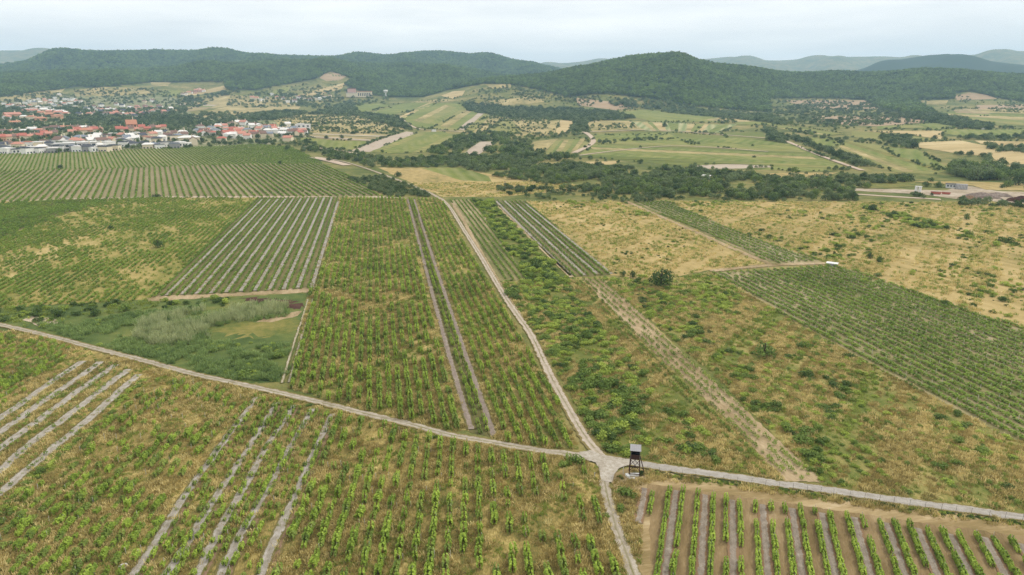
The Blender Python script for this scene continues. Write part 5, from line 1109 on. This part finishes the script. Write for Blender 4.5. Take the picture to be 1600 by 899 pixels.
heap('long grey rubble heap in the middle of the construction yard', 1535, 309, 11, 4, 3.2, 1); heap('lower reddish rubble heap left of the long grey one', 1512, 311, 6, 3, 2, 2, 'redsoil'); heap('long brown spoil bank right of the grey rubble heap', 1560, 307, 8, 3, 2.4, 3); heap('dark jumbled heap at the far right of the yard', 1592, 315, 7, 4, 3.2, 4, 'burnt')
x, y, z = at(789, 298); o = link('utility_pole', None, (x, y, z)); tag(o, 'thin pale utility pole standing before the bushes of the dry meadow', 'pole'); part('shaft', MB().box(-.14, .14, -.14, .14, -.2, 6.5), 'greypost', o); part('crossarm', MB().box(-.8, .8, -.08, .08, 6.1, 6.25), 'greypost', o)
x, y, z = at(603, 152); o = link('water_tower', None, (x, y, z), 0); tag(o, 'white mushroom-shaped water tower in front of the forested hill', 'water tower')
link('shaft', tube('shaft', [(0, 0, 0), (0, 0, 9), (0, 0, 16)], [3.2, 2.4, 2.8], M['wall_white'], 14), parent=o); link('tank', tube('tank', [(0, 0, 13), (0, 0, 15.5), (0, 0, 22), (0, 0, 23), (0, 0, 23.1)], [2.6, 6.6, 7.2, 6, .01], M['wall_white'], 16), parent=o); link('gallery', tube('gallery', [(0, 0, 18), (0, 0, 18.02), (0, 0, 18.8)], [6.7, 7.05, 7.1], M['greypost'], 16), parent=o)

# ------------------------------------------------------------------ houses of the village
HM = {}
def wall_m(kind, mat):
    k = ('w', kind, mat)
    if k not in HM:
        b = MB().box(-.5, .5, -.5, .5, -.15, 1)
        if kind == 'gable': b.hexa([(-.5, -.5, 1), (-.5, .5, 1), (-.5, .02, 1.42), (-.5, -.02, 1.42), (.5, -.5, 1), (.5, .5, 1), (.5, .02, 1.42), (.5, -.02, 1.42)])
        HM[k] = b.mesh('wall', M[mat])
    return HM[k]
def roof_m(kind, mat):
    k = ('r', kind, mat)
    if k not in HM:
        b = MB()
        if kind == 'gable':
            for s_ in (-1, 1): b.hexa([(-.55, s_ * .58, .9), (.55, s_ * .58, .9), (.55, 0, 1.43), (-.55, 0, 1.43), (-.55, s_ * .58, .96), (.55, s_ * .58, .96), (.55, 0, 1.5), (-.55, 0, 1.5)])
        elif kind == 'hip': b.hexa([(-.56, -.58, .98), (.56, -.58, .98), (.56, .58, .98), (-.56, .58, .98), (-.26, -.02, 1.36), (.26, -.02, 1.36), (.26, .02, 1.36), (-.26, .02, 1.36)])
        else: b.box(-.53, .53, -.53, .53, 1.0, 1.07).box(-.4, .1, -.3, .3, 1.07, 1.18)
        HM[k] = b.mesh('roof', M[mat])
    return HM[k]
CH = MB().box(-.04, .04, -.05, .05, 1.2, 1.85).mesh('chimney', M['wall_cream']); WIN = MB().box(-.5, .5, -.02, .02, -.5, .5).mesh('window', M['glass'])
WN = {'wall_white': 'white', 'wall_cream': 'cream', 'wall_grey': 'grey', 'wall_peach': 'peach', 'wall_pink': 'pink'}
RN = {'redroof': 'red', 'orangeroof': 'orange', 'greyroof': 'blue-grey', 'darkroof': 'dark', 'brownroof': 'brown', 'salmonroof': 'salmon', 'paleroof': 'pale'}
placed = []; HMARK = [(103, 236, 'the left white villa'), (137, 234, 'the right white villa'), (205, 205, 'the tall orange house'), (294, 203, 'the pale street'), (303, 226, 'the cream gabled house'), (20, 182, 'the salmon barn'), (160, 200, 'the red terrace'), (240, 205, 'the second red terrace'),
    (365, 212, 'the bright red house'), (100, 206, 'the big garden trees'), (60, 160, 'the upper hillside houses'), (200, 172, 'the old village'), (445, 206, 'the white workshop'), (562, 148, 'the hotel'), (300, 146, 'the wheat slope'), (480, 156, 'the hamlet wheat'), (10, 240, "the vineyard's left end"), (260, 232, "the vineyard's middle end"), (420, 226, 'the last garden'), (340, 200, 'the dark yard trees'), (60, 215, 'the first red terrace'), (30, 226, 'the front gardens')]
def house(px_, py_, W_, D_, Hh, kind, wall, roof, reg, rot=None, win=0, label=None, mind=5.2):
    x, y, z = at(px_, py_)
    for q in placed:
        if (q[0] - x) ** 2 + (q[1] - y) ** 2 < ((q[2] + W_) * .5 * mind / 10) ** 2: return None
    placed.append((x, y, W_)); rz = -math.atan2(x, y) + (float(R.normal() * .45) if rot is None else rot)
    if label is None:
        b = min(HMARK, key=lambda m: (m[0] - px_) ** 2 + 3 * (m[1] - py_) ** 2); dx, dy = px_ - b[0], py_ - b[1]
        q = 'just ' if math.hypot(dx, dy) < 14 else ('well ' if math.hypot(dx, dy) > 40 else '')
        rel = ('left of' if dx < 0 else 'right of') if abs(dx) > 1.2 * abs(dy) else ('behind' if dy < 0 else 'before')
        shape = {'gable': 'gabled', 'hip': 'hipped', 'flat': 'flat'}[kind]
        label = f'{RN[roof]} {shape} roofed {WN[wall]} house {reg}, {q}{rel} {b[2]}'
    t = link('house', None, (x, y, z), rz); tag(t, label, 'house', 'houses ' + reg)
    link('wall', wall_m(kind, wall), (0, 0, 0), 0, (W_, D_, Hh), t); r_ = link('roof', roof_m(kind, roof), (0, 0, 0), 0, (W_, D_, Hh), t)
    if kind != 'flat' and R.random() < .8: link('chimney', CH, (.22, .15, 0), 0, (1, 1, 1), r_)
    nfl = 2 if Hh > 4.5 else 1
    for k in range(win):
        col_, fl = k % 3, k // 3
        if fl < nfl: link('window', WIN, ((col_ - 1) * W_ * .3, -D_ * .5 - .02, Hh * ((fl + .5) / nfl)), 0, (W_ * .14, 1.5, Hh / nfl * .5), t)
    return t
def hrow(reg, line, n, W_, D_, Hh, kinds, walls, roofs, win=0, jy=1.8, rot=None, mind=5.2):
    L_ = densify(line, 1, False); kinds, walls, roofs = kinds.split(), walls.split(), roofs.split()
    for i_ in range(n):
        p = L_[min(len(L_) - 1, int((i_ + .5) / n * len(L_)))]
        house(p[0] + float(R.normal()) * .8, p[1] + float(R.normal()) * jy, float(R.uniform(*W_)) * .84, float(R.uniform(*D_)) * .86, float(R.uniform(*Hh)) * .92, kinds[int(R.integers(0, len(kinds)))], 'wall_' + walls[int(R.integers(0, len(walls)))], roofs[int(R.integers(0, len(roofs)))] + 'roof', reg, rot, win, mind=mind)
for lab, px_ in (('left modern white villa with long balcony beside the far vineyard', 103), ('right modern white villa with long balcony beside the far vineyard', 137)):
    x, y, z = at(px_, 236 if px_ < 110 else 234); placed.append((x, y, 20)); t = link('villa', None, (x, y, z), -math.atan2(x, y)); tag(t, lab, 'villa', 'white villas')
    part('wall', MB().box(-9.5, 9.5, -5, 5, 0, 8.2), 'wall_white', t); part('balcony', MB().box(-9.8, 9.8, -7, -5, 3.1, 4.1), 'wall_white', t); part('roof', MB().box(-9.9, 9.9, -6.4, 5.4, 8.2, 8.7), 'paleroof', t); part('terrace_wall', MB().box(-9.8, 9.8, -7.6, -7.3, 0, 1.0), 'wall_white', t)
    for k in range(4):
        for f_ in (1.0, 4.4): part('window', MB().box(-8.6 + k * 4.5, -5.2 + k * 4.5, -5.06, -5, f_, f_ + 2.2), 'glass', t)
house(98, 223, 15, 12, 6, 'hip', 'wall_white', 'greyroof', 'behind the villas', .1, 3, 'white house with blue-grey hipped roof behind the left white villa'); house(128, 221, 15, 12, 6, 'hip', 'wall_white', 'greyroof', 'behind the villas', .1, 3, 'white house with blue-grey hipped roof behind the right white villa')
house(207, 206, 14, 11, 12, 'gable', 'wall_peach', 'orangeroof', 'in the red terraces', .1, 6, 'tall peach house with orange gabled roof above the red terrace'); house(303, 227, 9, 9, 7, 'gable', 'wall_cream', 'brownroof', 'at the vineyard edge', math.pi / 2, 0, 'cream gabled house facing the vineyard at the end of the pale street')
house(296, 222, 24, 12, 6, 'hip', 'wall_cream', 'paleroof', 'at the vineyard edge', .1, 3, 'wide cream house with shallow pale hipped roof below the pale street'); house(20, 184, 26, 14, 7, 'gable', 'wall_peach', 'salmonroof', 'in the upper village', .3, 0, 'long salmon roofed barn among trees in the upper village')
house(362, 213, 24, 13, 6, 'gable', 'wall_pink', 'redroof', 'in the right quarter', .35, 0, 'bright red roofed house in the middle of the right quarter'); house(474, 204, 22, 12, 9, 'flat', 'wall_white', 'paleroof', 'in the right quarter', .1, 6, 'white flat roofed block at the right end of the village'); house(438, 205, 26, 12, 5, 'flat', 'wall_white', 'paleroof', 'in the right quarter', .1, 0, 'long low white workshop in the right quarter')
for k in range(11): house(4 + k * 8.2 + float(R.normal()) * .6, 221 - k * .75 + float(R.normal()) * .5, float(R.uniform(7.5, 10)), 10, float(R.uniform(4.6, 7)), 'gable', 'wall_cream' if k % 3 else 'wall_peach', ['redroof', 'salmonroof', 'brownroof', 'redroof'][k % 4], 'in the first red terrace', .05, 3, f'{ORD[k]} house from the left in the first red roofed terrace', 3)
for k in range(6): house(114 + k * 8.2 + float(R.normal()) * .6, 211 - k * .8 + float(R.normal()) * .5, float(R.uniform(7.5, 10)), 10, float(R.uniform(4.6, 7)), 'gable', 'wall_peach' if k % 2 else 'wall_cream', ['salmonroof', 'redroof', 'orangeroof'][k % 3], 'in the middle red terrace', .05, 3, f'{ORD[k]} house from the left in the middle red roofed terrace', 3)
for k in range(9): house(188 + k * 8.4 + float(R.normal()) * .6, 208 - k * .6 + float(R.normal()) * .5, float(R.uniform(7.5, 10)), 10, float(R.uniform(4.6, 7)), 'gable', 'wall_peach' if k % 2 else 'wall_cream', ['redroof', 'redroof', 'brownroof', 'salmonroof'][k % 4], 'in the right red terrace', .05, 3, f'{ORD[k]} house from the left in the right red roofed terrace', 3)
hrow('by the vineyard', [(2, 240), (60, 238), (90, 237), (152, 234), (250, 230), (300, 230)], 38, (10, 15), (9, 12), (4.5, 7), 'flat flat hip', 'white white white cream grey', 'pale dark pale grey dark', 3)
hrow('in the second row', [(2, 231), (80, 228), (180, 223), (290, 217)], 36, (10, 14), (9, 12), (5, 7.5), 'flat hip gable', 'white white cream', 'dark pale grey brown salmon', 3)
hrow('in the third row', [(150, 217), (230, 213), (290, 211)], 12, (11, 15), (9, 11), (5, 6.5), 'hip gable flat', 'white cream grey', 'dark brown salmon pale', 0)
hrow('behind the first terrace', [(2, 210), (60, 207), (130, 202), (160, 204)], 14, (12, 18), (9, 12), (4.5, 6), 'gable hip', 'cream white grey', 'salmon brown pale orange', 0)
hrow('in the upper village', [(5, 190), (60, 186), (110, 183), (40, 178), (100, 176)], 18, (13, 22), (10, 13), (5, 7), 'gable hip', 'cream peach white', 'salmon orange salmon pale', 0, 3)
hrow('on the upper hillside', [(2, 168), (40, 164), (80, 162), (120, 160), (100, 155), (60, 158), (20, 170), (50, 172), (90, 168), (130, 164)], 40, (10, 16), (9, 12), (6, 8), 'flat hip flat', 'white white cream', 'pale pale grey salmon', 0, 2.2)
hrow('in the old village', [(130, 172), (180, 168), (230, 165), (255, 168), (210, 172), (150, 176), (200, 178), (250, 176), (270, 172), (220, 182), (120, 182)], 44, (10, 15), (9, 11), (5, 7), 'gable hip', 'white cream white pink', 'brown dark salmon brown pale', 0, 3)
hrow('in the right quarter', [(305, 210), (340, 200), (380, 198), (420, 205), (480, 210), (440, 214), (390, 216), (340, 218), (310, 204), (400, 210), (460, 206), (350, 207)], 58, (10, 15), (9, 12), (5, 7), 'gable hip gable', 'white white cream', 'salmon brown red pale brown grey', 0, 3)
hrow('at the wheat slope', [(285, 149), (300, 146), (320, 142)], 9, (12, 16), (10, 12), (6, 8), 'gable hip', 'pink cream white', 'brown salmon', 0, 1.2); hrow('in the hillside hamlet', [(390, 158), (430, 152), (455, 160), (500, 156), (520, 150)], 16, (12, 16), (10, 12), (6, 8), 'gable hip flat', 'white cream', 'pale brown salmon', 0, 2)
x, y, z = at(562, 152); t = link('hotel', None, (x, y, z), -math.atan2(x, y) - .1); tag(t, 'large cream hillside hotel with reddish roofs below the forest', 'hotel')
part('wing', MB().box(-42, -8, -10, 10, 0, 13), 'wall_cream', t); part('wing', MB().box(-8, 40, -6, 14, 0, 17), 'wall_cream', t); part('wing', MB().box(-40, -14, 14, 30, 0, 26), 'wall_pink', t); part('roof', MB().box(-9, 41, -7, 15, 17, 19), 'salmonroof', t); part('roof', MB().box(-41, -13, 13, 31, 26, 29), 'brownroof', t); part('roof', MB().box(-43, -8.1, -11, 11, 13, 14), 'paleroof', t)
for k in range(7): part('window', MB().box(-4 + k * 6, -1 + k * 6, -6.1, -6, 4, 13), 'glass', t)
for lab, px_, py_ in (('small white hut beside the pale green plots at the right', 1535, 203), ('small white hut among the trees below the vineyard slope', 678, 206), ('pale low shed roof half hidden in the valley wood', 1103, 280)): house(px_, py_, 7, 5, 2.8, 'flat', 'wall_white', 'paleroof', 'alone in the fields', 0., 0, lab, 0)

# ------------------------------------------------------------------ labels: alike things in one spot are told apart by their order
def short(t, most=16):
    for a in (' just ', ' well ', ' the ', ' the ', ' the '):
        if len(t.replace('-', ' ').split()) <= most: break
        i_ = t.rfind(a); t = t if i_ < 0 else t[:i_] + ' ' + t[i_ + len(a):]
    return t
ORD2 = ORD[:19] + [t + ('ieth' if k == 0 else 'y-' + ORD[k - 1]) for t in ('twent', 'thirt', 'fort', 'fift', 'sixt', 'sevent') for k in range(10)]
same = {}
for o in COL.objects:
    if 'label' in o and o.parent is None: o['label'] = short(o['label'], 13); same.setdefault(o['label'], []).append(o)
for lab, os_ in same.items():
    if len(os_) > 1:
        q = [project(o.location.x, o.location.y, o.location.z) for o in os_]
        o_ = sorted(range(len(os_)), key=lambda i_: float(q[i_][0]))
        for r_, i_ in enumerate(o_): os_[i_]['label'] = lab + ', ' + ORD2[r_] + ' from left'
    for o in os_: o['label'] = short(short(o['label']).replace(', first from left', ', leftmost').replace('right quarter', 'right part').replace('tall bushy grapevine', 'tall grapevine').replace(' with stake in', ', staked, in'))

# ------------------------------------------------------------------ air
hz = MB().box(-11500, 11500, -11500, 11500, -3, 600); 
me = bpy.data.meshes.new('haze'); me.from_pydata(hz.v, [], hz.f); b = NB('haze_air')
vol = b.n('VolumePrincipled', {'Color': (.50, .75, 1.0, 1), 'Density': HAZE_DENSITY, 'Anisotropy': .0}); b.t.links.new(vol.outputs[0], b.out.inputs['Volume'])
me.materials.append(b.m); stuff(link('haze', me))
